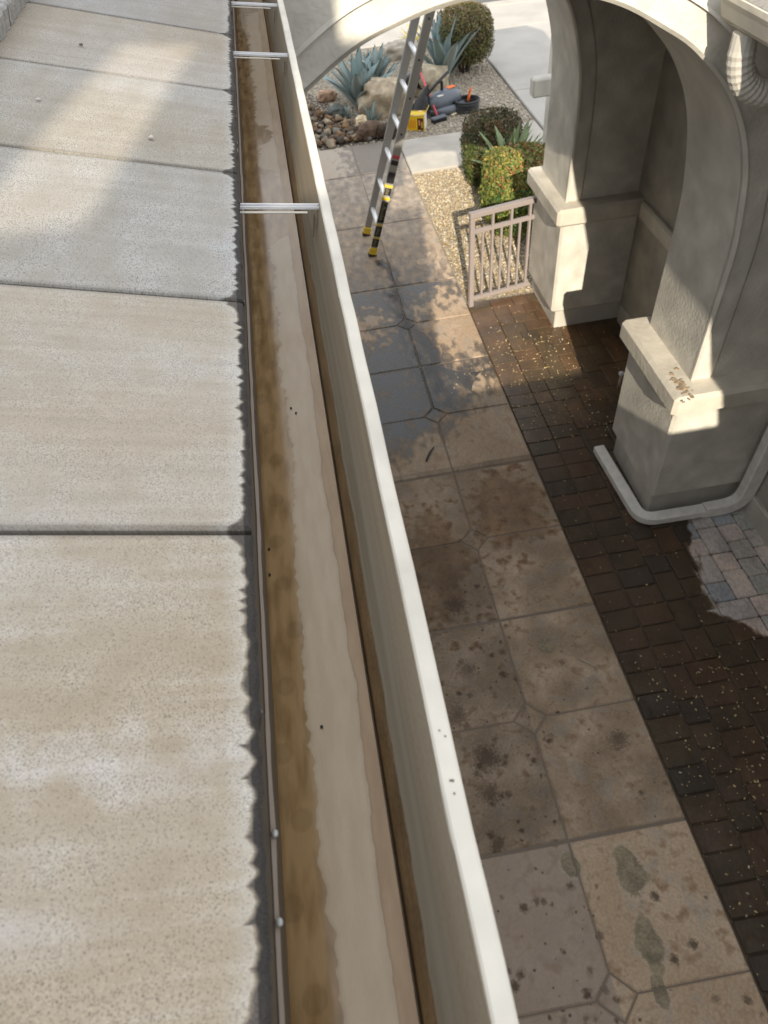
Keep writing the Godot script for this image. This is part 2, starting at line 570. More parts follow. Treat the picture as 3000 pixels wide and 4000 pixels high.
func gutter_textures() -> Array:
	var w := 256
	var h := 2048
	var stn := FastNoiseLite.new()
	stn.seed = 71
	stn.frequency = 1.0
	stn.fractal_octaves = 3
	var blot := noise_bytes(w, h, 72, 0.02, 4)
	var fin := noise_bytes(w, h, 73, 0.25, 2)
	var lon := noise_bytes(w, h, 74, 0.03, 3, 1, 12)
	var rgb := PackedByteArray()
	rgb.resize(w * h * 3)
	var rou := PackedByteArray()
	rou.resize(w * h)
	for y in h:
		var z := -2.75 + 2.95 * (y + 0.5) / h
		# left edge of the pale film, scalloped by drips; right edge smoother
		var s1 := stn.get_noise_1d(z * 7.0)
		var s2 := absf(stn.get_noise_1d(z * 26.0 + 9.0))
		var farness := clampf((-z - 0.55) / 0.9, 0.0, 1.0)
		var le := 0.34 + 0.08 * s1 + 0.10 * s2 * (1.0 + farness) + 0.10 * clampf((-z - 0.25) / 0.3, 0.0, 1.0) * (1.0 - 0.5 * farness)
		if z > -0.22:
			le += 0.10 * (z + 0.22) / 0.2
		var re := 0.855 + 0.04 * stn.get_noise_1d(z * 5.0 + 50.0) + 0.02 * stn.get_noise_1d(z * 30.0) - 0.06 * farness
		var gap := stn.get_noise_1d(z * 4.0 + 200.0)
		if z < -1.0 and gap > 0.16:
			le += (gap - 0.16) * 3.0
		var zr := z + 0.02 * stn.get_noise_1d(z * 3.0 + 20.0)
		var ring := fposmod(zr, 0.052) / 0.052
		var ringc := 0.21 + 0.22 * stn.get_noise_1d(floorf(zr / 0.052) * 3.0)
		for x in w:
			var i := y * w + x
			var u := (x + 0.5) / w * 1.0
			var a := blot[i] / 127.5 - 1.0
			var c := fin[i] / 127.5 - 1.0
			var l := lon[i] / 127.5 - 1.0
			var brown := Vector3(148, 126, 96).lerp(Vector3(118, 96, 68), clampf(0.25 + a * 0.8 + 0.45 * farness, 0.0, 1.0))
			var p := brown
			var r := 0.13
			if u < 0.10:
				p = p.lerp(Vector3(100, 74, 48), 0.6 * (1.0 - u / 0.10))
			var dr := Vector2((u - ringc) * 0.085, (ring - 0.5) * 0.052).length()
			if absf(dr - 0.0065) < 0.002:
				p *= 0.93
			elif dr < 0.005:
				p *= 0.94
			if u > le and u < re:
				p = Vector3(168, 155, 137).lerp(Vector3(160, 145, 126), clampf(0.5 + a, 0.0, 1.0)).lerp(Vector3(150, 132, 112), 0.45 * farness)
				r = 0.2
				var near_edge := minf(u - le, re - u)
				if near_edge < 0.025:
					p *= 0.96
			elif u >= re:
				p = Vector3(150, 127, 98).lerp(Vector3(140, 115, 84), clampf(0.5 + a, 0.0, 1.0))
				r = 0.24
				if u - re < 0.02:
					p *= 0.93
			p *= 1.0 + 0.02 * c
			rgb[i * 3] = clampi(int(p.x), 0, 255)
			rgb[i * 3 + 1] = clampi(int(p.y), 0, 255)
			rgb[i * 3 + 2] = clampi(int(p.z), 0, 255)
			rou[i] = clampi(int(255.0 * r), 10, 255)
	var front := PackedByteArray()
	front.resize(w * h * 3)
	var frou := PackedByteArray()
	frou.resize(w * h)
	for y in h:
		var z := -2.75 + 2.95 * (y + 0.5) / h
		var top := 0.29 + 0.05 * stn.get_noise_1d(z * 6.0 + 90.0) + 0.02 * stn.get_noise_1d(z * 40.0)
		for x in w:
			var i := y * w + x
			var u := (x + 0.5) / w
			var a := blot[i] / 127.5 - 1.0
			var c := fin[i] / 127.5 - 1.0
			var l := lon[i] / 127.5 - 1.0
			var p := Vector3(178, 171, 160).lerp(Vector3(160, 151, 137), clampf(0.5 + 0.9 * l, 0.0, 1.0))
			var r := 0.45
			if u > 0.62:
				p = p.lerp(Vector3(166, 154, 136), 0.5)
				p *= 1.0 + 0.08 * c
			if u < top:
				p = Vector3(158, 132, 101) * (0.9 + 0.16 * a + 0.26 * c)
				r = 0.28
			elif u < top + 0.05:
				p = p.lerp(Vector3(190, 184, 174), 0.6)
			if u < 0.05:
				p = Vector3(60, 44, 28)
			front[i * 3] = clampi(int(p.x), 0, 255)
			front[i * 3 + 1] = clampi(int(p.y), 0, 255)
			front[i * 3 + 2] = clampi(int(p.z), 0, 255)
			frou[i] = clampi(int(255.0 * r), 10, 255)
	return [tex(w, h, rgb), tex(w, h, rou, true), tex(w, h, front), tex(w, h, frou, true)]

func textured(t: Array, height_cm := 0.0) -> StandardMaterial3D:
	var m := StandardMaterial3D.new()
	m.albedo_texture = t[0]
	m.roughness = 1.0
	m.roughness_texture = t[1]
	m.roughness_texture_channel = BaseMaterial3D.TEXTURE_CHANNEL_RED
	if height_cm > 0.0:
		m.heightmap_enabled = true
		m.heightmap_texture = t[2]
		m.heightmap_scale = height_cm
	return m

# ------------------------------------------------------------------ main
func _ready() -> void:
	var cam := Camera3D.new()
	cam.name = "camera"
	add_child(cam)
	cam.position = Vector3(0, CAM_Y, 0)
	cam.rotation = Vector3(-0.8486, -0.0645, -0.1199)
	var lens := CameraAttributesPhysical.new()
	lens.frustum_focal_length = 16.544
	lens.exposure_aperture = 8.0
	lens.frustum_focus_distance = 1.0
	lens.frustum_near = 0.02
	lens.frustum_far = 400.0
	cam.attributes = lens
	cam.fov = 71.913
	cam.near = 0.02
	cam.far = 400.0
	cam.current = true
	var env := Environment.new()
	env.background_mode = Environment.BG_SKY
	var sky := ProceduralSkyMaterial.new()
	sky.sky_top_color = lin(0.74, 0.775, 0.815)
	sky.sky_horizon_color = lin(0.90, 0.895, 0.88)
	sky.sky_curve = 0.25
	sky.ground_bottom_color = lin(0.25, 0.23, 0.20)
	sky.ground_horizon_color = lin(0.45, 0.43, 0.40)
	sky.sky_energy_multiplier = 1.14
	sky.sun_angle_max = 3.0
	env.sky = Sky.new()
	env.sky.sky_material = sky
	env.tonemap_mode = Environment.TONE_MAPPER_LINEAR
	env.tonemap_exposure = 1.55
	env.sdfgi_enabled = true
	env.ssao_enabled = true
	env.ssil_enabled = true
	var we := WorldEnvironment.new()
	we.name = "environment"
	we.environment = env
	add_child(we)
	var sun := DirectionalLight3D.new()
	sun.name = "sun"
	sun.light_energy = 1.4
	sun.light_color = Color(1.0, 0.95, 0.86)
	sun.light_angular_distance = 0.4
	sun.shadow_enabled = true
	sun.basis = Basis.looking_at(SUN_DIR.normalized(), Vector3.UP)
	add_child(sun)

	materials()
	ground()
	walkway()
	pavers()
	house_roof()
	gutter()
	archways()
	right_house()
	sun_blockers()
	gate()
	ladder()
	planting()
	garden()
	tools()
	small_things()

func materials() -> void:
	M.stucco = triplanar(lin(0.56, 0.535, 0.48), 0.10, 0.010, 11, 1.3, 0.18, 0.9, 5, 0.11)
	M.stucco_grey = triplanar(lin(0.49, 0.465, 0.425), 0.09, 0.015, 12, 0.8, 0.25, 0.88, 4, 0.08, 0.35)
	M.passage = triplanar(lin(0.36, 0.34, 0.30), 0.10, 0.010, 26, 1.3, 0.15, 0.9, 5, 0.11)  # stucco darkened to paint in the shade of the passage
	M.trim = triplanar(lin(0.54, 0.50, 0.435), 0.08, 0.02, 13, 0.8, 0.2, 0.85, 4, 0.09)
	M.white_paint = triplanar(lin(0.50, 0.465, 0.405), 0.07, 0.02, 14, 2.2, 0.02, 0.6, 5, 0.2)
	M.pipe = triplanar(lin(0.76, 0.74, 0.70), 0.05, 0.03, 15, 2.0, 0.03, 0.45)
	M.gravel_bed = triplanar(lin(0.27, 0.225, 0.165), 0.30, 0.10, 16, 1.2, 0.8, 0.95, 4, 0.14)
	M.garden_bed = triplanar(lin(0.33, 0.285, 0.23), 0.28, 0.10, 17, 1.2, 0.8, 0.95, 4, 0.14)
	M.concrete = triplanar(lin(0.38, 0.35, 0.31), 0.07, 0.02, 18, 0.5, 0.06, 0.85)
	M.drive = triplanar(lin(0.37, 0.345, 0.315), 0.06, 0.015, 19, 0.3, 0.05, 0.85)
	M.asphalt = triplanar(lin(0.10, 0.10, 0.10), 0.15, 0.1, 20, 1.0, 0.1, 0.9)
	M.earth = triplanar(lin(0.30, 0.26, 0.21), 0.15, 0.02, 21, 0.3, 0.3, 0.95)
	M.rock = triplanar(lin(0.38, 0.335, 0.275), 0.24, 0.02, 22, 1.6, 0.6, 0.9)
	M.rock_gap_dark = mat(lin(0.07, 0.055, 0.042), 0.95)
	M.ceiling_shade = mat(lin(0.05, 0.04, 0.03), 0.9)  # ceiling colour made near black to deepen the passage shade
	M.dark = mat(lin(0.02, 0.018, 0.016), 0.9)
	M.black = mat(lin(0.018, 0.018, 0.02), 0.45)
	M.slab_mortar = mat(lin(0.22, 0.18, 0.145), 0.9)
	M.mortar = mat(lin(0.10, 0.075, 0.052), 0.8)
	M.alu = mat(lin(0.62, 0.62, 0.63), 0.32, 0.85)
	M.alu_dull = mat(lin(0.36, 0.355, 0.34), 0.45, 0.4)
	M.rung = mat(lin(0.72, 0.73, 0.76), 0.35, 0.3)
	M.alu_pale = mat(lin(0.60, 0.60, 0.61), 0.4, 0.25)
	M.clip = mat(lin(0.07, 0.05, 0.035), 0.95)
	M.yellow = mat(lin(0.72, 0.50, 0.03), 0.5)
	M.taupe = triplanar(lin(0.30, 0.26, 0.25), 0.05, 0.05, 23, 4.0, 0.0, 0.55)
	M.red = mat(lin(0.55, 0.07, 0.09), 0.5)
	M.orange = mat(lin(0.75, 0.16, 0.03), 0.5)
	M.bluegrey = mat(lin(0.11, 0.125, 0.15), 0.4)
	M.bark = mat(lin(0.10, 0.075, 0.05), 0.9)
	M.leaf = mat(Color.WHITE, 0.6)
	M.leaf.vertex_color_use_as_albedo = true
	M.leaf.backlight_enabled = true
	M.leaf.backlight = Color(0.35, 0.38, 0.15)
	M.agave = mat(Color.WHITE, 0.6)
	M.agave.vertex_color_use_as_albedo = true
	M.stone = mat(Color.WHITE, 0.9)
	M.stone.vertex_color_use_as_albedo = true
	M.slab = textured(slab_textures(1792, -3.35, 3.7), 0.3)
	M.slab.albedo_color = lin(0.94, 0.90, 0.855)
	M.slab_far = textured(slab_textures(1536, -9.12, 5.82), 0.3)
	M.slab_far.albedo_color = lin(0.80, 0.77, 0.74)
	var near := tile_texture(640, 1536, -0.67, 0.29, 0.40, 101)
	M.tile_near = mat(lin(0.74, 0.735, 0.735), 0.95)
	M.tile_near.albedo_texture = near[0]
	M.tile_near.heightmap_enabled = true
	M.tile_near.heightmap_texture = near[1]
	M.tile_near.heightmap_scale = 0.12
	var far := tile_texture(512, 1280, -2.57, -0.65, 0.40, 131)
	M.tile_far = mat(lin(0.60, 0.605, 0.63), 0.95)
	M.tile_far.albedo_texture = far[0]
	M.tile_far.heightmap_enabled = true
	M.tile_far.heightmap_texture = far[1]
	M.tile_far.heightmap_scale = 0.10
	M.tile_upper = triplanar(lin(0.25, 0.243, 0.23), 0.16, 0.06, 24, 3.0, 0.25, 0.93, 4, 0.2)
	var gt := gutter_textures()
	M.gutter_floor = textured([gt[0], gt[1]])
	M.gutter_floor.albedo_color = lin(0.90, 0.82, 0.69)
	M.gutter_front = textured([gt[2], gt[3]])
	M.gutter_front.albedo_color = lin(0.58, 0.55, 0.50)
	M.gutter_front.metallic_specular = 0.3

# ------------------------------------------------------------------ setting
func sheet(parent: Node, called: String, x0: float, z0: float, x1: float, z1: float, top: float, thick: float, m: Material, bev := 0.0) -> MeshInstance3D:
	var st := tool()
	prism(st, rect(x0, z0, x1, z1), top - thick, top, bev, flat_at)
	return put(parent, called, st, m)

func ground() -> void:
	var g := sheet(self, "ground", -120, -150, 120, 60, -0.07, 0.2, M.earth)
	g.set_meta("kind", "structure")
	var gb := sheet(self, "gravel_by_gate", XW + 0.004, -8.08, 3.2, -5.36, -0.022, 0.04, M.gravel_bed)
	gb.set_meta("kind", "structure")
	var gd := sheet(self, "garden_ground", -6.0, -12.75, 3.03, -9.03, -0.022, 0.04, M.garden_bed)
	gd.set_meta("kind", "structure")
	var sp := place("side_path")
	sheet(sp, "slab", XW + 0.012, -9.02, 3.02, -8.085, 0.004, 0.06, M.concrete, 0.01)
	var dr := place("driveway")
	var xs := [3.045, 5.4, 8.0, 11.0]
	var zs := [-14.0, -12.77, -10.1, -7.6, -5.0]
	for i in 3:
		for j in 4:
			sheet(dr, "slab", xs[i] + 0.008, zs[j] + 0.008, xs[i + 1] - 0.008, zs[j + 1] - 0.008, 0.0, 0.06, M.drive, 0.01)
	var zx := [-6.0, 0.4, 3.045]
	for i in 2:
		sheet(dr, "slab", zx[i] + 0.008, -13.992, zx[i + 1] - 0.008, -12.778, 0.0, 0.06, M.drive, 0.01)
	sheet(dr, "joint_filler", -6.0, -14.0, 11.0, -12.77, -0.02, 0.03, M.earth)
	var rd := sheet(self, "street", -60, -26, 60, -14.3, -0.05, 0.04, M.asphalt)
	rd.set_meta("kind", "structure")
	var kb := sheet(self, "kerb", -60, -14.29, 60, -14.01, 0.0, 0.1, M.concrete, 0.02)
	kb.set_meta("kind", "structure")

	# loose gravel: countless stones
	rng.seed = 21
	stones("gravel_stones", rect(XW + 0.02, -8.06, 3.1, -5.40), 20000, 0.0105, [lin(0.44, 0.37, 0.26), lin(0.36, 0.28, 0.17), lin(0.28, 0.19, 0.09), lin(0.52, 0.47, 0.37), lin(0.32, 0.28, 0.22)], -0.02)
	stones("garden_gravel_stones", rect(0.3, -12.6, 3.02, -9.05), 30000, 0.0125, [lin(0.43, 0.37, 0.285), lin(0.36, 0.31, 0.24), lin(0.49, 0.44, 0.35), lin(0.28, 0.24, 0.18), lin(0.39, 0.34, 0.29)], -0.02)

func stones(called: String, area: PackedVector2Array, count: int, size: float, cols: Array, y: float) -> void:
	var mm := MultiMesh.new()
	mm.transform_format = MultiMesh.TRANSFORM_3D
	mm.use_colors = true
	var st := lump(count, Vector3.ONE, 0.35, 6, 4)
	st.generate_normals()
	mm.mesh = st.commit()
	mm.instance_count = count
	var a := area[0]
	var b := area[2]
	for i in count:
		var s := size * (0.45 + 0.75 * pow(rng.randf(), 2.0))
		var bs := Basis.from_euler(Vector3(rng.randf() * 0.8, rng.randf() * TAU, rng.randf() * 0.8)).scaled(Vector3(s, s * 0.7, s * 0.85))
		mm.set_instance_transform(i, Transform3D(bs, Vector3(lerpf(a.x, b.x, rng.randf()), y + s * 0.25, lerpf(a.y, b.y, rng.randf()))))
		var c: Color = cols[rng.randi() % cols.size()]
		c = c.srgb_to_linear() * (0.8 + 0.4 * rng.randf())
		mm.set_instance_color(i, Color(c.r, c.g, c.b))
	var o := MultiMeshInstance3D.new()
	o.name = called
	o.multimesh = mm
	o.material_override = M.stone
	o.set_meta("kind", "stuff")
	add_child(o)

func walkway() -> void:
	var w := place("walkway")
	var g := 0.0035
	var d := 0.085
	for k in range(-6, 10, 2):
		var z0 := maxf(ZG + k * PAD, -9.08)
		var z1 := ZG + (k + 2) * PAD
		var zm := (z0 + z1) / 2.0
		var dz := 0.0
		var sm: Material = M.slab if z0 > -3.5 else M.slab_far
		if z0 > -3.5:
			uvf = func(p: Vector3) -> Vector2: return Vector2((p.x - XL) / 1.122, (p.z + 3.35) / 3.7)
		else:
			uvf = func(p: Vector3) -> Vector2: return Vector2((p.x - XL) / 1.122, (p.z + 9.12) / 5.82)
		if k < 0:
			for c in 2:
				var st := tool()
				prism(st, rect(XL if c == 0 else XM + g * 0.6, z0 + 0.009, XM - g * 0.6 if c == 0 else XW, z1 - 0.009), -0.05, dz, 0.006, flat_at)
				put(w, "slab", st, sm)
			continue
		for c in 2:
			for r in 2:
				var x0 := XL if c == 0 else XM + g
				var x1 := XM - g if c == 0 else XW
				var a := z0 + 0.008 if r == 0 else zm + g
				var b := zm - g if r == 0 else z1 - 0.008
				var poly := PackedVector2Array()
				if c == 0 and r == 0:
					poly = PackedVector2Array([Vector2(x0, a), Vector2(x1, a), Vector2(x1, b - d), Vector2(x1 - d, b), Vector2(x0, b)])
				elif c == 1 and r == 0:
					poly = PackedVector2Array([Vector2(x0, a), Vector2(x1, a), Vector2(x1, b), Vector2(x0 + d, b), Vector2(x0, b - d)])
				elif c == 0:
					poly = PackedVector2Array([Vector2(x0, a), Vector2(x1 - d, a), Vector2(x1, a + d), Vector2(x1, b), Vector2(x0, b)])
				else:
					poly = PackedVector2Array([Vector2(x0 + d, a), Vector2(x1, a), Vector2(x1, b), Vector2(x0, b), Vector2(x0, a + d)])
				var st := tool()
				prism(st, poly, -0.05, dz, 0.006, flat_at)
				put(w, "slab", st, sm)
		var e := d - 0.004
		var st2 := tool()
		prism(st2, PackedVector2Array([Vector2(XM - e, zm), Vector2(XM, zm - e), Vector2(XM + e, zm), Vector2(XM, zm + e)]), -0.05, dz - 0.001, 0.005, flat_at)
		put(w, "diamond_slab", st2, sm)
	uvf = null
	sheet(w, "joint_mortar", XL + 0.002, -9.079, XW - 0.002, 0.31, -0.006, 0.03, M.slab_mortar)
	# a planting strip of bare soil between the walk and the house wall
	var s := sheet(self, "soil_strip", -0.4, -9.0, XL - 0.002, 1.5, -0.03, 0.03, M.earth)
	s.set_meta("kind", "structure")

func pavers() -> void:
	var pv := place("paver_path")
	sheet(pv, "bedding_sand", XW + 0.003, -5.36, 2.5, 0.4, -0.016, 0.04, M.mortar)
	var t := paver_textures()
	var tones := [lin(0.33, 0.268, 0.225), lin(0.29, 0.25, 0.215), lin(0.35, 0.275, 0.225), lin(0.255, 0.24, 0.205), lin(0.22, 0.216, 0.21), lin(0.30, 0.265, 0.22), lin(0.265, 0.247, 0.205)]
	var mats: Array = []
	for c in tones:
		var m := textured(t)
		m.albedo_color = (c * 2.0).clamp(Color.BLACK, Color.WHITE)
		var cl: Color = c.srgb_to_linear() * 2.2
		m.albedo_color = Color(cl.r, cl.g, cl.b).linear_to_srgb()
		mats.append(m)
	var cell := 0.06585
	uvf = func(p: Vector3) -> Vector2: return Vector2((p.x - 1.27) / 1.25, (p.z + 5.65) / 6.0)
	rng.seed = 12
	var last := -1
	var pieces: Array = []
	var zz := -5.35
	while zz < 0.2:
		pieces.append(Rect2(XW + 0.008, zz, 0.195, 0.1317))
		zz += 0.1317
	var cols := 15
	var rows := 84
	var grid := PackedByteArray()
	grid.resize(cols * rows)
	for r in rows:
		for c in cols:
			if grid[r * cols + c]:
				continue
			var free := 0
			while c + free < cols and not grid[r * cols + c + free]:
				free += 1
			var opts: Array = []
			for o in [[3, 2], [3, 2], [2, 3], [2, 2], [2, 2]]:
				if o[0] <= free and free - o[0] != 1:
					opts.append(o)
			if opts.is_empty():
				opts = [[free, 2]]
			var o: Array = opts[rng.randi() % opts.size()]
			for y in range(r, mini(rows, r + o[1])):
				for x in range(c, c + o[0]):
					grid[y * cols + x] = 1
			pieces.append(Rect2(XW + 0.205 + c * cell, -5.35 + r * cell, o[0] * cell, o[1] * cell))
	for p in pieces:
		var st := tool()
		var g := 0.0022 if p.position.y > -3.6 else 0.0009
		var lift := -0.006 + 0.005 * rng.randf()
		var tl := Vector2(rng.randf() - 0.5, rng.randf() - 0.5) * 0.02
		var cen: Vector2 = p.position + p.size / 2.0
		var cut := 0.012
		var x0: float = p.position.x + g + 0.001 * rng.randf()
		var x1: float = p.end.x - g - 0.001 * rng.randf()
		var z0: float = p.position.y + g
		var z1: float = p.end.y - g
		var poly := PackedVector2Array([Vector2(x0 + cut, z0), Vector2(x1 - cut, z0), Vector2(x1 - 0.003, z0 + 0.003), Vector2(x1, z0 + cut), Vector2(x1, z1 - cut), Vector2(x1 - 0.003, z1 - 0.003), Vector2(x1 - cut, z1), Vector2(x0 + cut, z1), Vector2(x0 + 0.003, z1 - 0.003), Vector2(x0, z1 - cut), Vector2(x0, z0 + cut), Vector2(x0 + 0.003, z0 + 0.003)])
		prism(st, poly, -0.05, 0.0, 0.006 if p.position.y > -3.6 else 0.003, func(q: Vector3) -> Vector3: return Vector3(q.x, q.z + lift + (q.x - cen.x) * tl.x + (q.y - cen.y) * tl.y, q.y))
		var k := rng.randi() % mats.size()
		if k == last:
			k = (k + 1) % mats.size()
		last = k
		put(pv, "paver", st, mats[k])
	uvf = null

# ------------------------------------------------------------------ the house on the left
func roof_at(p: Vector3) -> Vector3:      # (up the slope, z, height over the tile face)
	return Vector3(XT - p.x * cos(SLOPE) + p.z * sin(SLOPE), YT + p.x * sin(SLOPE) + p.z * cos(SLOPE), p.y)

func house_roof() -> void:
	var h := thing("house", "stucco house with flat concrete roof tiles left of the gutter", "house")
	rng.seed = 3
	var zn := FastNoiseLite.new()
	zn.seed = 8
	zn.frequency = 60.0
	for k in range(-1, 8):
		var z1 := ZT - k * TILE - (0.0018 if k == 1 else 0.0012)
		var z0 := ZT - (k + 1) * TILE + (0.0018 if k == 0 else 0.0012)
		var is_near := k <= 1 and z0 > -0.68
		if is_near:
			uvf = func(p: Vector3) -> Vector2: return Vector2(((XT - p.x) / cos(SLOPE)) / 0.40, (p.z + 0.67) / 0.96)
		else:
			uvf = func(p: Vector3) -> Vector2: return Vector2(((XT - p.x) / cos(SLOPE)) / 0.40, (p.z + 2.57) / 1.92)
		var poly := PackedVector2Array()
		poly.append(Vector2(0.40, z1))
		poly.append(Vector2(0.40, z0))
		var n := 44
		for i in n + 1:
			var z := lerpf(z0, z1, float(i) / n)
			poly.append(Vector2(0.0012 * zn.get_noise_1d(z * 3.0) * 2.0 + 0.0012 * rng.randf(), z))
		var lift := [0.0, 0.0, 0.001, 0.0008, 0.0013, 0.001, 0.0014, 0.001, 0.0014][k + 1] as float
		var roll := 0.001 * (rng.randf() - 0.5)
		var st := tool()
		prism(st, poly, -0.030, 0.0, 0.0028 if k <= 1 else 0.0018, func(q: Vector3) -> Vector3: return roof_at(Vector3(q.x, q.y, q.z + lift + roll * (q.y - z0))))
		put(h, "roof_tile", st, M.tile_near if is_near else M.tile_far)
	uvf = null
	for k in range(-1, 9):
		var z1 := ZT - k * TILE + TILE * 0.5 - 0.002
		var z0 := z1 - TILE + 0.004
		var poly := PackedVector2Array([Vector2(0.76, z1), Vector2(0.76, z0)])
		for i in 29:
			poly.append(Vector2(0.357 + 0.004 * zn.get_noise_1d(i * 0.7 + k * 30.0) + 0.003 * rng.randf(), lerpf(z0, z1, i / 28.0)))
		var st := tool()
		prism(st, poly, 0.002, 0.034, 0.004, roof_at)
		put(h, "roof_tile", st, M.tile_upper)
	# the rest of the slope, one course after another
	for c in range(2, 8):
		var st := tool()
		prism(st, rect(0.36 * c - 0.003, -5.4, 0.36 * c + 0.40, 2.9), 0.03 * c - 0.026, 0.03 * c + 0.006, 0.004, roof_at)
		put(h, "tile_course", st, M.tile_upper)
	var st3 := tool()
	prism(st3, rect(0.012, -5.4, 2.9, 2.9), -0.075, -0.036, 0.0, roof_at)
	put(h, "roof_deck", st3, M.dark)
	var w := tool()
	bbox(w, Vector3(-3.0, -0.06, -9.0), Vector3(-0.42, 3.0, 2.6), 0.01)
	put(h, "wall", w, M.stucco)
	var f := tool()
	bbox(f, Vector3(-0.150, 2.86, -5.4), Vector3(-0.118, 3.05, 2.6), 0.003)
	put(h, "fascia", f, M.trim)
	var so := tool()
	bbox(so, Vector3(-0.42, 2.86, -5.4), Vector3(-0.152, 2.88, 2.6), 0.002)
	put(h, "soffit", so, M.stucco)

# a thin folded edge that is not quite straight
func wavy(st: SurfaceTool, poly: PackedVector2Array, z0: float, z1: float, n: int) -> void:
	poly = ccw(poly)
	var nz := FastNoiseLite.new()
	nz.seed = 15
	nz.frequency = 1.0
	nz.fractal_octaves = 3
	for i in n:
		for k in poly.size():
			var l := (k + 1) % poly.size()
			var e := poly[l] - poly[k]
			var q: Array[Vector3] = []
			for w in [[k, i], [l, i], [l, i + 1], [k, i + 1]]:
				var z := lerpf(z0, z1, float(w[1]) / n)
				q.append(Vector3(poly[w[0]].x + 0.0009 * nz.get_noise_1d(z * 7.0) + 0.0004 * nz.get_noise_1d(z * 40.0), poly[w[0]].y + 0.0007 * nz.get_noise_1d(z * 6.0 + 50.0), z))
			quad(st, q[0], q[1], q[2], q[3], Vector3(e.y, -e.x, 0))

func gutter() -> void:
	var g := thing("gutter", "long painted metal rain gutter, wet inside, along the roof edge", "gutter")
	var yb := CAM_Y - 0.515
	var yl := CAM_Y - 0.415
	var z0 := -2.66
	var z1 := 0.16
	uvf = func(p: Vector3) -> Vector2: return Vector2((p.x + 0.093) / 0.081, (p.z + 2.75) / 2.95)
	var st := tool()
	prism(st, rect(-0.116, yb - 0.003, -0.0125, yb), z0, z1, 0.0, front_at)
	put(g, "gutter_floor", st, M.gutter_floor)
	uvf = func(p: Vector3) -> Vector2: return Vector2((p.y - yb) / 0.1, (p.z + 2.75) / 2.95)
	st = tool()
	prism(st, PackedVector2Array([Vector2(-0.0124, yb - 0.003), Vector2(-0.0095, yb - 0.003), Vector2(0.0262, yl - 0.002), Vector2(0.0234, yl - 0.002)]), z0, z1, 0.0, front_at)
	put(g, "front_wall", st, M.gutter_front)
	uvf = null
	st = tool()
	wavy(st, PackedVector2Array([Vector2(0.0232, yl - 0.004), Vector2(0.0240, yl - 0.0012), Vector2(0.0255, yl), Vector2(0.0345, yl), Vector2(0.0362, yl - 0.0010), Vector2(0.0368, yl - 0.003), Vector2(0.0368, yl - 0.014), Vector2(0.0352, yl - 0.014), Vector2(0.0352, yl - 0.004)]), z0, z1, 90)
	put(g, "lip", st, M.white_paint)
	st = tool()
	prism(st, PackedVector2Array([Vector2(0.0352, yl - 0.0145), Vector2(0.0368, yl - 0.0145), Vector2(0.024, yb + 0.035), Vector2(-0.004, yb - 0.0045), Vector2(-0.116, yb - 0.0065), Vector2(-0.116, yb - 0.0035), Vector2(-0.006, yb - 0.0035), Vector2(0.0225, yb + 0.035)]), z0, z1, 0.0, front_at)
	put(g, "outer_face", st, M.white_paint)
	st = tool()
	prism(st, rect(-0.1175, yb - 0.003, -0.1155, yl + 0.02), z0, z1, 0.0, front_at)
	put(g, "back_wall", st, M.pipe)
	# drip flashing that shows as a thin wavering strip under the tiles
	var fl := FastNoiseLite.new()
	fl.seed = 4
	fl.frequency = 1.0
	st = tool()
	var prev: Array = []
	for i in 141:
		var z := lerpf(z0, z1, i / 140.0)
		var x := -0.0842 + 0.0008 * fl.get_noise_1d(z * 9.0)
		var wd := 0.0013 + 0.0007 * fl.get_noise_1d(z * 25.0)
		var row := [Vector3(x - wd, yb + 0.052, z), Vector3(x + wd, yb + 0.052, z), Vector3(x + wd, yb + 0.0505, z)]
		if i > 0:
			quad(st, prev[0], prev[1], row[1], row[0], Vector3.UP)
			quad(st, prev[1], prev[2], row[2], row[1], Vector3.RIGHT)
		prev = row
	put(g, "drip_flashing", st, mat(lin(0.27, 0.22, 0.18), 0.6))
	st = tool()
	prism(st, rect(-0.112, yb + 0.010, -0.0866, yb + 0.051), z0, z1, 0.0, front_at)
	put(g, "flashing_back", st, mat(lin(0.10, 0.075, 0.05), 0.7))
	# rivets on the flashing
	for z in [-0.155, -0.105, 0.02]:
		var rv := lump(5, Vector3(0.0024, 0.0018, 0.0026), 0.1, 10, 6)
		var o := put(g, "rivet", rv, M.alu_dull)
		o.position = Vector3(-0.0828, yb + 0.0535, z)
	# hidden hangers across the top
	for z in [-0.905, -1.54, -1.90]:
		var tilt := Transform3D(Basis(Vector3(0, 0, 1), -0.155), Vector3(-0.082, yl + 0.010, z))
		var hg := tool()
		bbox(hg, Vector3(0.0, -0.0015, -0.0065), Vector3(0.1055, 0.0, 0.0005), 0.0004, tilt)
		bbox(hg, Vector3(0.0, 0.0002, -0.0070), Vector3(0.1055, 0.0035, -0.0056), 0.0004, tilt)
		bbox(hg, Vector3(0.0, 0.0002, -0.0008), Vector3(0.1055, 0.0022, 0.0006), 0.0004, tilt)
		var hm := put(g, "hanger", hg, M.alu_pale)
		var fg := tool()
		bbox(fg, Vector3(0.004, -0.0045, 0.0010), Vector3(0.090, -0.0030, 0.0056), 0.0004, tilt)
		put(hm, "flange", fg, M.white_paint)
		var cl := tool()
		prism(cl, PackedVector2Array([Vector2(z, yl - 0.012), Vector2(z + 0.026, yl - 0.030), Vector2(z + 0.010, yl - 0.012)]), 0.0, 0.0012, 0.0, func(q: Vector3) -> Vector3: return Vector3(0.0185 + q.z - (yl - q.y) * 0.355, q.y, q.x))
		put(hm, "clip", cl, M.clip)
	rng.seed = 17
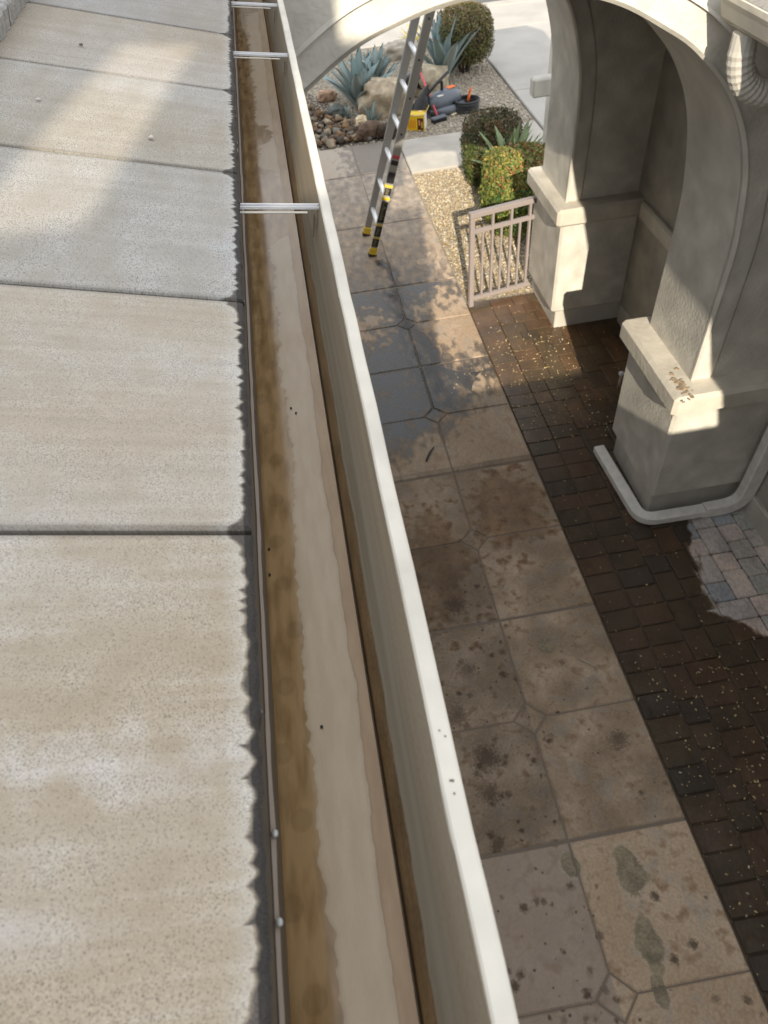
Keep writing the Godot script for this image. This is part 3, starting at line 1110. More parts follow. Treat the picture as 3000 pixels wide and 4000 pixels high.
	for k in 5:
		var sc := lump(40 + k, Vector3(0.0004 + 0.0005 * rng.randf(), 0.0002, 0.0005 + 0.0006 * rng.randf()), 0.4, 7, 5)
		var o := put(g, "speck", sc, mat(lin(0.16, 0.13, 0.10), 0.9))
		o.position = Vector3(0.029 + 0.003 * rng.randfn(), yl + 0.0005, -0.165 + 0.012 * rng.randfn())
	# grit left in the gutter
	rng.seed = 9
	for i in 5:
		var c := lump(i, Vector3(0.0012, 0.0008, 0.0014), 0.3, 7, 5)
		var o := put(g, "grit", c, M.dark)
		o.position = Vector3([-0.052, -0.085, -0.084, -0.045, -0.05, -0.075, -0.016][i], yb + 0.001, [-0.245, -0.40, -0.43, -0.62, -0.63, -0.13, -0.16][i])

# ------------------------------------------------------------------ archways
func spline(pts: Array, per: int) -> Array:
	var out: Array = []
	for i in pts.size() - 1:
		var a: Vector2 = pts[maxi(i - 1, 0)]
		var b: Vector2 = pts[i]
		var c: Vector2 = pts[i + 1]
		var d: Vector2 = pts[mini(i + 2, pts.size() - 1)]
		for k in per:
			out.append(b.cubic_interpolate(c, a, d, float(k) / per))
	out.append(pts[-1])
	return out

func arch(called: String, label: String, zf: float, thick: float, curve: Array, block_x: float, plinth_h: float, right_x: float, top: float) -> void:
	var a := thing(called, label, "archway")
	var zw := zf - 0.075
	var zb := zf - thick
	var pts := spline(curve, 6)
	var low := 0.80
	# wall body with the arched opening
	var poly := PackedVector2Array()
	for p in pts:
		poly.append(p)
	poly.append(Vector2(pts[-1].x, low))
	poly.append(Vector2(right_x, low))
	poly.append(Vector2(right_x, top))
	poly.append(Vector2(pts[0].x, top))
	var st := tool()
	prism(st, poly, zb, zw, 0.012, front_at, true)
	put(a, "wall", st, M.stucco_grey if called == "" else M.stucco)
	# raised band round the opening
	var band := PackedVector2Array()
	var outer: Array = []
	for i in pts.size():
		var t: Vector2 = (pts[mini(i + 1, pts.size() - 1)] - pts[maxi(i - 1, 0)]).normalized()
		var n := Vector2(-t.y, t.x)
		band.append(pts[i] + n * -0.0)
		outer.append(pts[i] + n * 0.118)
	band.append(Vector2(pts[-1].x, 1.0))
	outer.append(Vector2(pts[-1].x + 0.118, 1.0))
	outer.reverse()
	for p in outer:
		band.append(p)
	st = tool()
	prism(st, band, zw - 0.02, zf - 0.060, 0.012, front_at)
	put(a, "arch_band", st, M.stucco)
	# base block, plinth and trim course
	st = tool()
	bbox(st, Vector3(block_x, plinth_h, zb - 0.03), Vector3(right_x, 0.915, zf), 0.018)
	put(a, "base_block", st, M.stucco_grey if false else M.stucco)
	st = tool()
	bbox(st, Vector3(block_x + 0.040, -0.06, zb - 0.01), Vector3(right_x, plinth_h + 0.004, zf - (0.05 if plinth_h > 0.16 else 0.02)), 0.006)
	put(a, "plinth", st, M.stucco_grey)
	st = tool()
	bbox(st, Vector3(block_x - 0.055, 0.905, zb - 0.085), Vector3(right_x + 0.02, 1.035, zf + 0.058), 0.02)
	put(a, "trim", st, M.trim)

func archways() -> void:
	var near_curve := [Vector2(-0.42, 2.20), Vector2(-0.25, 2.40), Vector2(-0.09, 2.54), Vector2(0.08, 2.652), Vector2(0.262, 2.758), Vector2(0.415, 2.811), Vector2(0.60, 2.850), Vector2(0.80, 2.860), Vector2(1.0, 2.835), Vector2(1.19, 2.777), Vector2(1.37, 2.684), Vector2(1.47, 2.624), Vector2(1.575, 2.537), Vector2(1.66, 2.450), Vector2(1.725, 2.360), Vector2(1.776, 2.268), Vector2(1.815, 2.168), Vector2(1.842, 2.065), Vector2(1.870, 1.90), Vector2(1.884, 1.76), Vector2(1.884, 1.5), Vector2(1.878, 1.0)]
	arch("near_archway", "near stucco archway whose pillar stands beside the bent downspout", NZ, 0.62, near_curve, 1.800, 0.20, 2.46, 3.5)
	var far_curve: Array = []
	for p in near_curve:
		far_curve.append(Vector2(0.68 + (p.x - 0.68) * 1.012 + 0.01, p.y - 0.0))
	far_curve = [Vector2(-0.42, 2.15), Vector2(-0.25, 2.38), Vector2(0.0, 2.58), Vector2(0.3, 2.74), Vector2(0.65, 2.82), Vector2(1.0, 2.80), Vector2(1.3, 2.69), Vector2(1.55, 2.52), Vector2(1.70, 2.36), Vector2(1.79, 2.22), Vector2(1.852, 2.05), Vector2(1.892, 1.87), Vector2(1.905, 1.69), Vector2(1.908, 1.5), Vector2(1.905, 1.25), Vector2(1.90, 1.0)]
	arch("far_archway", "far stucco archway whose pillar carries the small metal gate", FZ, 0.64, far_curve, 1.862, 0.15, 2.46, 3.5)
	# the wall that joins them, with ceiling and roof of the passage
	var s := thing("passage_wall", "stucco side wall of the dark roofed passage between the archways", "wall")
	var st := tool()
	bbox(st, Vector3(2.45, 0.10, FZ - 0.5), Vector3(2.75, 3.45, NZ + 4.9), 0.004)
	put(s, "wall", st, M.passage)  # shade is put into this wall colour
	st = tool()
	bbox(st, Vector3(2.41, 0.905, FZ + 0.065), Vector3(2.46, 1.03, NZ - 0.71), 0.015)
	put(s, "trim", st, M.trim)
	st = tool()
	bbox(st, Vector3(2.428, -0.06, FZ + 0.02), Vector3(2.76, 0.15, NZ - 0.64), 0.005)
	put(s, "plinth", st, M.stucco_grey)
	st = tool()
	bbox(st, Vector3(2.428, -0.06, NZ - 0.01), Vector3(2.76, 0.15, NZ + 4.9), 0.005)
	put(s, "plinth", st, M.stucco_grey)
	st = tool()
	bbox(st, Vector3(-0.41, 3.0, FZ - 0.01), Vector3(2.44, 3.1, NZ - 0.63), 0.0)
	put(s, "ceiling", st, M.ceiling_shade)
	st = tool()
	var gable := PackedVector2Array([Vector2(FZ - 0.9, 3.46), Vector2(NZ + 0.02, 3.46), Vector2((FZ + NZ) / 2 - 0.4, 4.05)])
	prism(st, gable, -0.6, 3.0, 0.0, func(q: Vector3) -> Vector3: return Vector3(q.z, q.y, q.x))
	put(s, "roof", st, M.tile_upper)
	st = tool()
	bbox(st, Vector3(1.52, 2.72, -7.1), Vector3(1.72, 2.9, FZ - 0.642), 0.01)
	put(s, "beam", st, M.trim)
	# pilaster of the garage beyond, seen past the far pillar
	var p := thing("garage_pilaster", "stucco pilaster with trim course glimpsed beyond the far pillar", "pillar")
	st = tool()
	bbox(st, Vector3(2.74, -0.06, -7.9), Vector3(3.02, 2.2, -7.5), 0.01)
	put(p, "shaft", st, M.stucco)
	st = tool()
	bbox(st, Vector3(2.44, 0.83, -7.54), Vector3(3.04, 1.0, -7.42), 0.015)
	put(p, "trim", st, M.stucco_grey)  # greyer stucco, shade put into the trim colour

func right_house() -> void:
	var h := thing("side_eave", "tiled eave of the right hand house above the near pillar", "roof")
	var st := tool()
	var e := PackedVector2Array([Vector2(1.61, 2.755), Vector2(2.6, 3.02), Vector2(4.2, 3.43), Vector2(4.2, 3.33), Vector2(2.6, 2.90), Vector2(2.55, 2.70), Vector2(1.607, 2.70)])
	prism(st, e, NZ - 0.03, 2.6, 0.0, front_at)
	put(h, "eave", st, M.trim)
	for c in 3:
		st = tool()
		prism(st, rect(0.36 * c - 0.04, NZ - 0.03, 0.36 * c + 0.36, 2.6), 0.02 + 0.02 * c, 0.055 + 0.02 * c, 0.004, func(q: Vector3) -> Vector3: return Vector3(1.61 + q.x * 0.966 - q.z * 0.2588, 2.74 + q.x * 0.2588 + q.z * 0.966, q.y))
		put(h, "tile_course", st, M.tile_upper)
	var g := thing("side_gutter", "cream painted eave gutter above the corrugated downspout elbow", "gutter")
	st = tool()
	prism(st, PackedVector2Array([Vector2(1.604, 2.715), Vector2(1.530, 2.715), Vector2(1.508, 2.735), Vector2(1.496, 2.775), Vector2(1.485, 2.795), Vector2(1.485, 2.812), Vector2(1.494, 2.812), Vector2(1.504, 2.78), Vector2(1.516, 2.74), Vector2(1.533, 2.722), Vector2(1.602, 2.722), Vector2(1.602, 2.80), Vector2(1.604, 2.80)]), NZ + 0.03, 2.5, 0.0, front_at)
	put(g, "trough", st, M.trim)
	st = tool()
	prism(st, PackedVector2Array([Vector2(1.604, 2.715), Vector2(1.530, 2.715), Vector2(1.508, 2.735), Vector2(1.496, 2.775), Vector2(1.485, 2.812), Vector2(1.604, 2.812)]), NZ + 0.022, NZ + 0.031, 0.0, front_at)
	put(g, "end_cap", st, M.trim)
	# downspout: elbow under the gutter, back to the wall, down, and along the ground
	var d := thing("downspout", "white square downspout bent round the foot of the near pillar", "downspout")
	var sq := PackedVector2Array([Vector2(-0.046, -0.026), Vector2(-0.038, -0.033), Vector2(0.038, -0.033), Vector2(0.046, -0.026), Vector2(0.046, 0.026), Vector2(0.038, 0.033), Vector2(-0.038, 0.033), Vector2(-0.046, 0.026)])
	st = tool()
	var top := arc_path([Vector3(1.545, 2.712, -2.52), Vector3(1.545, 2.53, -2.52), Vector3(1.82, 2.49, -2.52)], 0.15, 22)
	var sc: Array = []
	for i in top.size():
		sc.append(0.94 + (0.06 if i % 2 == 1 and i > 2 and i < top.size() - 2 else 0.0))
	sweep(st, top, circle(0.046, 16), sc, Vector3(0, 0, 1))
	put(d, "elbow", st, M.stucco_grey)
	st = tool()
	var run := arc_path([Vector3(1.82, 2.49, -2.52), Vector3(2.395, 2.36, -2.53), Vector3(2.395, 1.9, -2.55)], 0.08, 6)
	sweep(st, run, sq, [], Vector3(0, 0, 1))
	put(d, "offset_pipe", st, M.pipe)
	st = tool()
	sweep(st, [Vector3(2.395, 1.9, -2.55), Vector3(2.395, 0.30, -2.60)], sq, [], Vector3(0, 0, 1))
	put(d, "drop_pipe", st, M.pipe)
	st = tool()
	sweep(st, arc_path([Vector3(2.395, 0.30, -2.60), Vector3(2.395, 0.055, -2.615), Vector3(2.16, 0.045, -2.62)], 0.13, 12), sq, [1.0, 1.0, 1.02, 1.0, 1.02, 1.0, 1.02, 1.0, 1.02, 1.0, 1.02, 1.0, 1.02, 1.0, 1.0], Vector3(0, 0, 1))
	put(d, "foot_elbow", st, M.pipe)
	st = tool()
	var sq2 := PackedVector2Array()
	for q in sq:
		sq2.append(Vector2(q.y * 1.05, q.x * 1.0))
	var sq3 := PackedVector2Array()
	for q in sq:
		sq3.append(Vector2(q.x * 0.78, q.y * 0.85))
	sweep(st, arc_path([Vector3(2.18, 0.045, -2.62), Vector3(1.765, 0.04, -2.63), Vector3(1.735, 0.04, -3.30)], 0.10, 8), sq3, [], Vector3.UP)
	put(d, "ground_pipe", st, M.pipe)

# unseen blocks added behind the viewer to shape sun and shade
func sun_blockers() -> void:
	var h := thing("added_rear_wing", "added low tiled wing, unseen behind the viewer, blocking the low sun", "house")  # unseen wing added to cut off the low sun
	var st := tool()
	bbox(st, Vector3(-1.2, -0.06, 2.75), Vector3(6.0, 2.95, 3.4), 0.01)
	put(h, "wall", st, M.stucco)
	st = tool()
	prism(st, PackedVector2Array([Vector2(2.2, 3.03), Vector2(2.2, 3.12), Vector2(5.2, 3.95), Vector2(5.2, 3.85)]), -0.4, 6.0, 0.0, func(q: Vector3) -> Vector3: return Vector3(q.z, q.y, q.x))
	put(h, "roof", st, M.tile_upper)
	var u := thing("added_slot_wall", "added unseen wall behind the viewer with a slot shaping the sun patches", "house")  # unseen wall added; its slot and edges shape the sun patches
	st = tool()
	bbox(st, Vector3(-5.0, 2.9, 3.0), Vector3(-0.892, 6.6, 3.1), 0.0)
	put(u, "wall", st, M.stucco)
	st = tool()
	bbox(st, Vector3(-0.888, 5.40, 3.0), Vector3(-0.775, 6.6, 3.1), 0.0)
	put(u, "slot_blocker_top", st, M.stucco)
	st = tool()
	bbox(st, Vector3(-0.771, 5.034, 3.0), Vector3(-0.60, 6.6, 3.1), 0.0)
	put(u, "slot_blocker_side", st, M.stucco)
	st = tool()
	bbox(st, Vector3(-0.888, 2.9, 3.0), Vector3(-0.20, 5.03, 3.1), 0.0)
	put(u, "slot_blocker_base", st, M.stucco)
	st = tool()
	bbox(st, Vector3(-0.596, 5.36, 3.0), Vector3(-0.36, 5.60, 3.1), 0.0)
	put(u, "rail", st, M.stucco)  # added bar that shades the lower left of the arch

# ------------------------------------------------------------------ gate, ladder
func gate() -> void:
	var g := thing("gate", "small taupe metal gate panel between the walk and far pillar", "gate", Vector3(1.317, 0, -5.30), 0.19)
	var L := 0.555
	var st := tool()
	bbox(st, Vector3(-0.02, -0.02, -0.02), Vector3(0.02, 0.80, 0.02), 0.003)
	put(g, "post", st, M.taupe)
	st = tool()
	bbox(st, Vector3(-0.024, 0.795, -0.026), Vector3(L, 0.836, 0.026), 0.004)
	put(g, "top_rail", st, M.taupe)
	for y in [0.672, 0.065]:
		st = tool()
		bbox(st, Vector3(0.02, y - 0.016, -0.014), Vector3(L, y + 0.016, 0.014), 0.002)
		put(g, "rail", st, M.taupe)
	for i in 6:
		var x := 0.098 + 0.083 * i
		st = tool()
		bbox(st, Vector3(x - 0.009, 0.082, -0.009), Vector3(x + 0.009, 0.795 if i % 2 == 1 else 0.656, 0.009), 0.0015)
		if i % 2 == 1:
			st = tool()
			bbox(st, Vector3(x - 0.0095, 0.082, -0.0095), Vector3(x + 0.0095, 0.796, 0.0155), 0.0015)
		put(g, "baluster", st, M.taupe)

func ladder() -> void:
	var l := thing("ladder", "tall aluminium ladder with yellow feet standing on the wet walk", "ladder", Vector3(0.60, 0, 0))
	var lean := atan2(0.33, 1.0)
	var rot := Basis(Vector3(0, 0, 1), -lean)
	var xf := func(z: float) -> Transform3D: return Transform3D(rot, Vector3(0.0, 0.012, z))
	var sticker := label_texture()
	var ls := mat(Color.WHITE, 0.5)
	ls.albedo_texture = sticker
	for s in 2:
		var z := -6.40 if s == 0 else -6.82
		var t: Transform3D = xf.call(z)
		var st := tool()
		bbox(st, Vector3(-0.032, 0.05, -0.013), Vector3(0.032, 1.25, 0.013), 0.004, t)
		var rail := put(l, "base_rail", st, M.alu_dull if s == 1 else mat(lin(0.50, 0.50, 0.48), 0.4, 0.4))
		st = tool()
		bbox(st, Vector3(-0.036, 0.62, -0.019 if s == 0 else -0.014), Vector3(0.036, 3.1, 0.019 if s == 0 else 0.014), 0.004, t)
		put(l, "fly_rail", st, M.alu_dull)
		st = tool()
		bbox(st, Vector3(-0.037, -0.005, -0.022), Vector3(0.037, 0.075, 0.022), 0.008, t)
		var foot := put(l, "foot", st, M.yellow)
		st = tool()
		bbox(st, Vector3(-0.04, -0.012, -0.024), Vector3(0.04, 0.012, 0.024), 0.004, t)
		put(foot, "rubber_pad", st, M.black)
		if s == 0:
			for y in [0.17, 0.30, 0.545, 0.66]:
				st = tool()
				bbox(st, Vector3(-0.0375, y, -0.0205), Vector3(0.0375, y + (0.008 if y < 0.5 else 0.024), 0.0205), 0.002, t)
				put(rail, "yellow_band", st, M.yellow)
			for q in [[0.09, 0.165], [0.195, 0.29], [0.33, 0.53], [0.59, 0.655]]:
				st = tool()
				uvf = func(p: Vector3) -> Vector2: return Vector2((t.affine_inverse() * p).x / 0.06 + 0.5, 1.0 - ((t.affine_inverse() * p).y - q[0]) / (q[1] - q[0]))
				bbox(st, Vector3(-0.03, q[0], -0.0195), Vector3(0.03, q[1], 0.0205), 0.0, t)
				put(rail, "sticker", st, ls)
				uvf = null
			st = tool()
			bbox(st, Vector3(-0.034, 0.70, -0.021), Vector3(0.034, 0.80, 0.028), 0.006, t)
			put(rail, "lock_handle", st, M.black)
			for q in [[0.86, 0.90], [0.915, 0.945]]:
				st = tool()
				bbox(st, Vector3(-0.033, q[0], -0.0195), Vector3(0.033, q[1], 0.0205), 0.001, t)
				put(rail, "red_label", st, M.red if q[0] > 0.9 else M.black)
		var bolts := tool()
		for k in 10:
			var y := 1.12 + 0.286 * k
			if y < 3.0:
				bbox(bolts, Vector3(-0.008, y - 0.008, 0.0), Vector3(0.008, y + 0.008, 0.021), 0.002, t)
		put(l, "bolt_heads", bolts, M.black).set_meta("kind", "stuff")
	for k in 10:
		var y := 0.27 + 0.286 * k
		var st := tool()
		bbox(st, Vector3(-0.018, y - 0.014, -6.815), Vector3(0.020, y + 0.014, -6.405), 0.006, Transform3D(rot, Vector3(0, 0.012, 0)))
		put(l, "rung", st, M.rung)

func label_texture() -> ImageTexture:
	var im := Image.create(32, 128, false, Image.FORMAT_RGB8)
	im.fill(Color(0.08, 0.08, 0.08))
	rng.seed = 77
	for k in 14:
		var y := 6 + k * 8
		im.fill_rect(Rect2i(6, y, 8 + rng.randi() % 14, 3), Color(0.6, 0.6, 0.58) if k % 4 else Color(0.75, 0.6, 0.1))
	return ImageTexture.create_from_image(im)

# ------------------------------------------------------------------ plants
func foliage(count: int, radii: Vector3, boxy: float, leaf: float, cols: Array, top_cols: Array, hollow := 0.55) -> SurfaceTool:
	var st := SurfaceTool.new()
	st.begin(Mesh.PRIMITIVE_TRIANGLES)
	st.set_smooth_group(-1)
	var nz := FastNoiseLite.new()
	nz.seed = count
	nz.frequency = 2.2 / radii.x * 0.5
	for i in count:
		var d := Vector3(rng.randfn(), rng.randfn(), rng.randfn()).normalized()
		var pw := 2.0 / boxy
		var e := d / pow(pow(absf(d.x), pw) + pow(absf(d.y), pw) + pow(absf(d.z), pw), 1.0 / pw)
		var k := lerpf(hollow, 1.0, pow(rng.randf(), 0.45)) * (1.0 + 0.07 * nz.get_noise_3dv(d * radii))
		if rng.randf() < 0.05:
			k *= 1.07
		var p := e * radii * k
		var nrm := (d + Vector3(rng.randfn(), rng.randfn(), rng.randfn()) * 0.55).normalized()
		var u := nrm.cross(Vector3(rng.randfn(), rng.randfn(), rng.randfn())).normalized()
		var v := nrm.cross(u)
		var s := leaf * (0.6 + 0.8 * rng.randf())
		var g := nz.get_noise_3dv(p * 1.3 + Vector3(9, 3, 1)) * 1.6 + 0.5
		var set_: Array = top_cols if (p.y > radii.y * (0.25 + 0.5 * rng.randf()) and rng.randf() < 0.75) else cols
		var c: Color = set_[clampi(int((g * 0.6 + rng.randf() * 0.5) * set_.size()), 0, set_.size() - 1)]
		c = c * (0.8 + 0.4 * rng.randf())
		c.a = 1.0
		st.set_color(c)
		var a := p - u * s * 0.9
		var b := p + v * s * 0.38 + nrm * s * 0.12
		var t := p + u * s
		var w := p - v * s * 0.38 + nrm * s * 0.12
		for q in [a, b, t, a, t, w]:
			st.add_vertex(q)
	return st

func bush(called: String, label: String, at: Vector3, radii: Vector3, count: int, leaf: float, boxy: float, cols: Array, top_cols: Array, twigs: int, lift: float) -> void:
	var b := thing(called, label, "shrub", at, 0.0, "clipped shrubs")
	var c := put(b, "foliage", foliage(count, radii, boxy, leaf, cols, top_cols), M.leaf)
	c.position.y = lift + radii.y
	var st := tool(true)
	for i in twigs:
		var a := TAU * i / twigs + rng.randf()
		var r := 0.35 + 0.6 * rng.randf()
		var tip := Vector3(cos(a) * radii.x * r, lift + radii.y * (0.7 + 0.7 * rng.randf()), sin(a) * radii.z * r)
		var root := Vector3(cos(a) * 0.06, -0.03, sin(a) * 0.06)
		sweep(st, [root, root.lerp(tip, 0.5) + Vector3(rng.randfn(), 0.5, rng.randfn()) * 0.03, tip], circle(0.011, 5), [1.0, 0.7, 0.35])
	put(b, "branches", st, M.bark)

# an agave leaf, root at the origin, growing along +Y and leaning to +X
func blade(length: float, width: float, lean: float, curl: float, edge_col: Color, mid_col: Color) -> Mesh:
	var st := SurfaceTool.new()
	st.begin(Mesh.PRIMITIVE_TRIANGLES)
	st.set_smooth_group(0)
	var n := 9
	var rows: Array = []
	var p := Vector3.ZERO
	var ang := lean
	for i in n + 1:
		var t := float(i) / n
		var w := width * (0.62 + 1.3 * t - 1.92 * t * t) if t < 0.98 else 0.0008
		w = maxf(width * (0.65 + 1.15 * t) * (1.0 - pow(t, 2.2)), 0.0008)
		var dir := Vector3(sin(ang), cos(ang), 0)
		var nor := Vector3(-cos(ang), sin(ang), 0)
		rows.append([p + Vector3(0, 0, -w) + nor * w * 0.45, p + Vector3(0, 0, -w * 0.5) + nor * w * 0.08, p, p + Vector3(0, 0, w * 0.5) + nor * w * 0.08, p + Vector3(0, 0, w) + nor * w * 0.45, p - nor * (0.012 * (1.0 - t) + 0.001)])
		p += dir * length / n
		ang += curl / n
	for i in n:
		for k in 4:
			for q in [[i, k], [i + 1, k], [i + 1, k + 1], [i, k], [i + 1, k + 1], [i, k + 1]]:
				var kk: int = q[1]
				var c := edge_col if (kk == 0 or kk == 4) else mid_col
				if q[0] == n:
					c = c.lerp(Color(0.10, 0.07, 0.05), 0.8)
				st.set_color(c)
				st.add_vertex(rows[q[0]][kk])
		for e in [[0, 5], [5, 4]]:
			for q in [[i, e[0]], [i + 1, e[1]], [i + 1, e[0]], [i, e[0]], [i, e[1]], [i + 1, e[1]]]:
				st.set_color(mid_col)
				st.add_vertex(rows[q[0]][q[1]])
	st.generate_normals()
	return st.commit()

func rosette(called: String, label: String, at: Vector3, count: int, length: float, width: float, meshes: Array, spread: float, group: String, narrow := 1.0) -> Node3D:
	var r := thing(called, label, "agave", at, 0.0, group)
	for i in count:
		var t := float(i) / maxf(1.0, count - 1.0)
		var o := MeshInstance3D.new()
		o.name = numbered(r, "leaf")
		o.mesh = meshes[rng.randi() % meshes.size()]
		o.material_override = M.agave
		var tilt := spread * (1.0 - t) + 0.05
		var b := Basis(Vector3.UP, i * 2.4 + rng.randf() * 0.5) * Basis(Vector3(0, 0, 1), -tilt - 0.1 * rng.randf())
		var s := length * (0.75 + 0.3 * rng.randf())
		o.transform = Transform3D(b.scaled_local(Vector3(s, s, s * narrow)), Vector3(0, -0.02, 0) + b.x * 0.015)
		r.add_child(o)
	return r

func planting() -> void:
	rng.seed = 41
	var green := [Color(0.05, 0.085, 0.018), Color(0.10, 0.15, 0.03), Color(0.17, 0.20, 0.04), Color(0.25, 0.24, 0.05), Color(0.06, 0.13, 0.03)]
	var tips := [Color(0.28, 0.26, 0.05), Color(0.20, 0.22, 0.04), Color(0.33, 0.20, 0.06), Color(0.13, 0.19, 0.04), Color(0.36, 0.15, 0.06)]
	bush("bright_shrub", "bright green and yellow clipped shrub right behind the gate", Vector3(2.06, 0, -6.50), Vector3(0.33, 0.37, 0.33), 17000, 0.018, 0.5, green, tips, 14, 0.02)
	var dgreen := [Color(0.035, 0.06, 0.012), Color(0.06, 0.09, 0.018), Color(0.10, 0.12, 0.025), Color(0.13, 0.11, 0.03)]
	var brown := [Color(0.06, 0.055, 0.02), Color(0.10, 0.055, 0.022), Color(0.075, 0.07, 0.02), Color(0.14, 0.065, 0.025)]
	bush("dark_shrub", "dark box clipped shrub with russet top beside the spiky yucca", Vector3(2.10, 0, -7.62), Vector3(0.31, 0.335, 0.28), 15000, 0.017, 0.42, dgreen, brown, 14, 0.0)
	bush("low_shrub", "dark low shrub tucked between the yucca and the far pillar", Vector3(2.56, 0, -7.0), Vector3(0.26, 0.26, 0.25), 7000, 0.018, 0.65, dgreen, dgreen, 10, 0.0)
	var olive := [Color(0.08, 0.085, 0.022), Color(0.12, 0.12, 0.035), Color(0.16, 0.145, 0.045), Color(0.10, 0.075, 0.03)]
	var rust := [Color(0.17, 0.10, 0.035), Color(0.14, 0.13, 0.035), Color(0.20, 0.115, 0.045), Color(0.13, 0.12, 0.03)]
	bush("round_shrub", "large rounded olive brown shrub at the driveway corner", Vector3(2.62, 0, -11.15), Vector3(0.385, 0.34, 0.37), 15000, 0.02, 0.62, olive, rust, 22, 0.10)

	var blue := Color(0.27, 0.325, 0.31)
	var blue2 := Color(0.20, 0.255, 0.248)
	var kinds: Array = []
	for i in 4:
		kinds.append(blade(1.0, 0.085, 0.0, 0.22 + 0.12 * i - (0.3 if i == 3 else 0.0), blue2, blue if i % 2 else Color(0.20, 0.28, 0.275)))
	rosette("agave", "tall blue agave with one low leaf left of the tan boulder", Vector3(0.99, 0, -10.35), 20, 0.74, 0.09, kinds, 0.75, "blue agaves", 1.2)
	rosette("agave", "blue agave clump standing behind the big tan boulder", Vector3(1.30, 0, -10.85), 24, 0.56, 0.09, kinds, 0.6, "blue agaves", 1.2)
	rosette("agave", "blue agave right of the ladder in front of the round shrub", Vector3(2.27, 0, -10.85), 20, 0.84, 0.09, kinds, 0.6, "blue agaves", 1.2)
	rosette("agave", "small young agave at the foot of the big tan boulder", Vector3(1.06, 0, -9.72), 11, 0.30, 0.07, kinds, 0.8, "blue agaves")
	rosette("agave", "squat grey blue agave among the river rocks", Vector3(0.76, 0, -10.05), 12, 0.17, 0.09, kinds, 1.1, "blue agaves", 1.6)
	var striped: Array = []
	for i in 3:
		striped.append(blade(1.0, 0.055, 0.0, 0.15 + 0.15 * i, Color(0.60, 0.60, 0.36), Color(0.26, 0.33, 0.17)))
	rosette("yucca", "green and yellow striped yucca between the two clipped shrubs", Vector3(2.16, 0.20, -7.12), 30, 0.58, 0.05, striped, 0.75, "", 1.25)
	var gold: Array = []
	for i in 2:
		gold.append(blade(1.0, 0.05, 0.0, 0.5 + 0.3 * i, Color(0.60, 0.48, 0.05), Color(0.50, 0.42, 0.05)))
	rosette("golden_plant", "yellow spiky plant half hidden behind the ladder", Vector3(2.14, 0, -12.6), 24, 0.34, 0.05, gold, 1.1, "")

# ------------------------------------------------------------------ rocks
func boulder(called: String, label: String, at: Vector3, radii: Vector3, seed_: int, c: Color, turn := 0.0) -> void:
	var st := lump(seed_, radii, 0.22, 26, 16)
	var m: StandardMaterial3D = M.rock.duplicate()
	m.albedo_color = c
	var o := put(self, called, st, m)
	o.position = at
	o.rotation.y = turn
	tag(o, label, "boulder", "garden boulders")

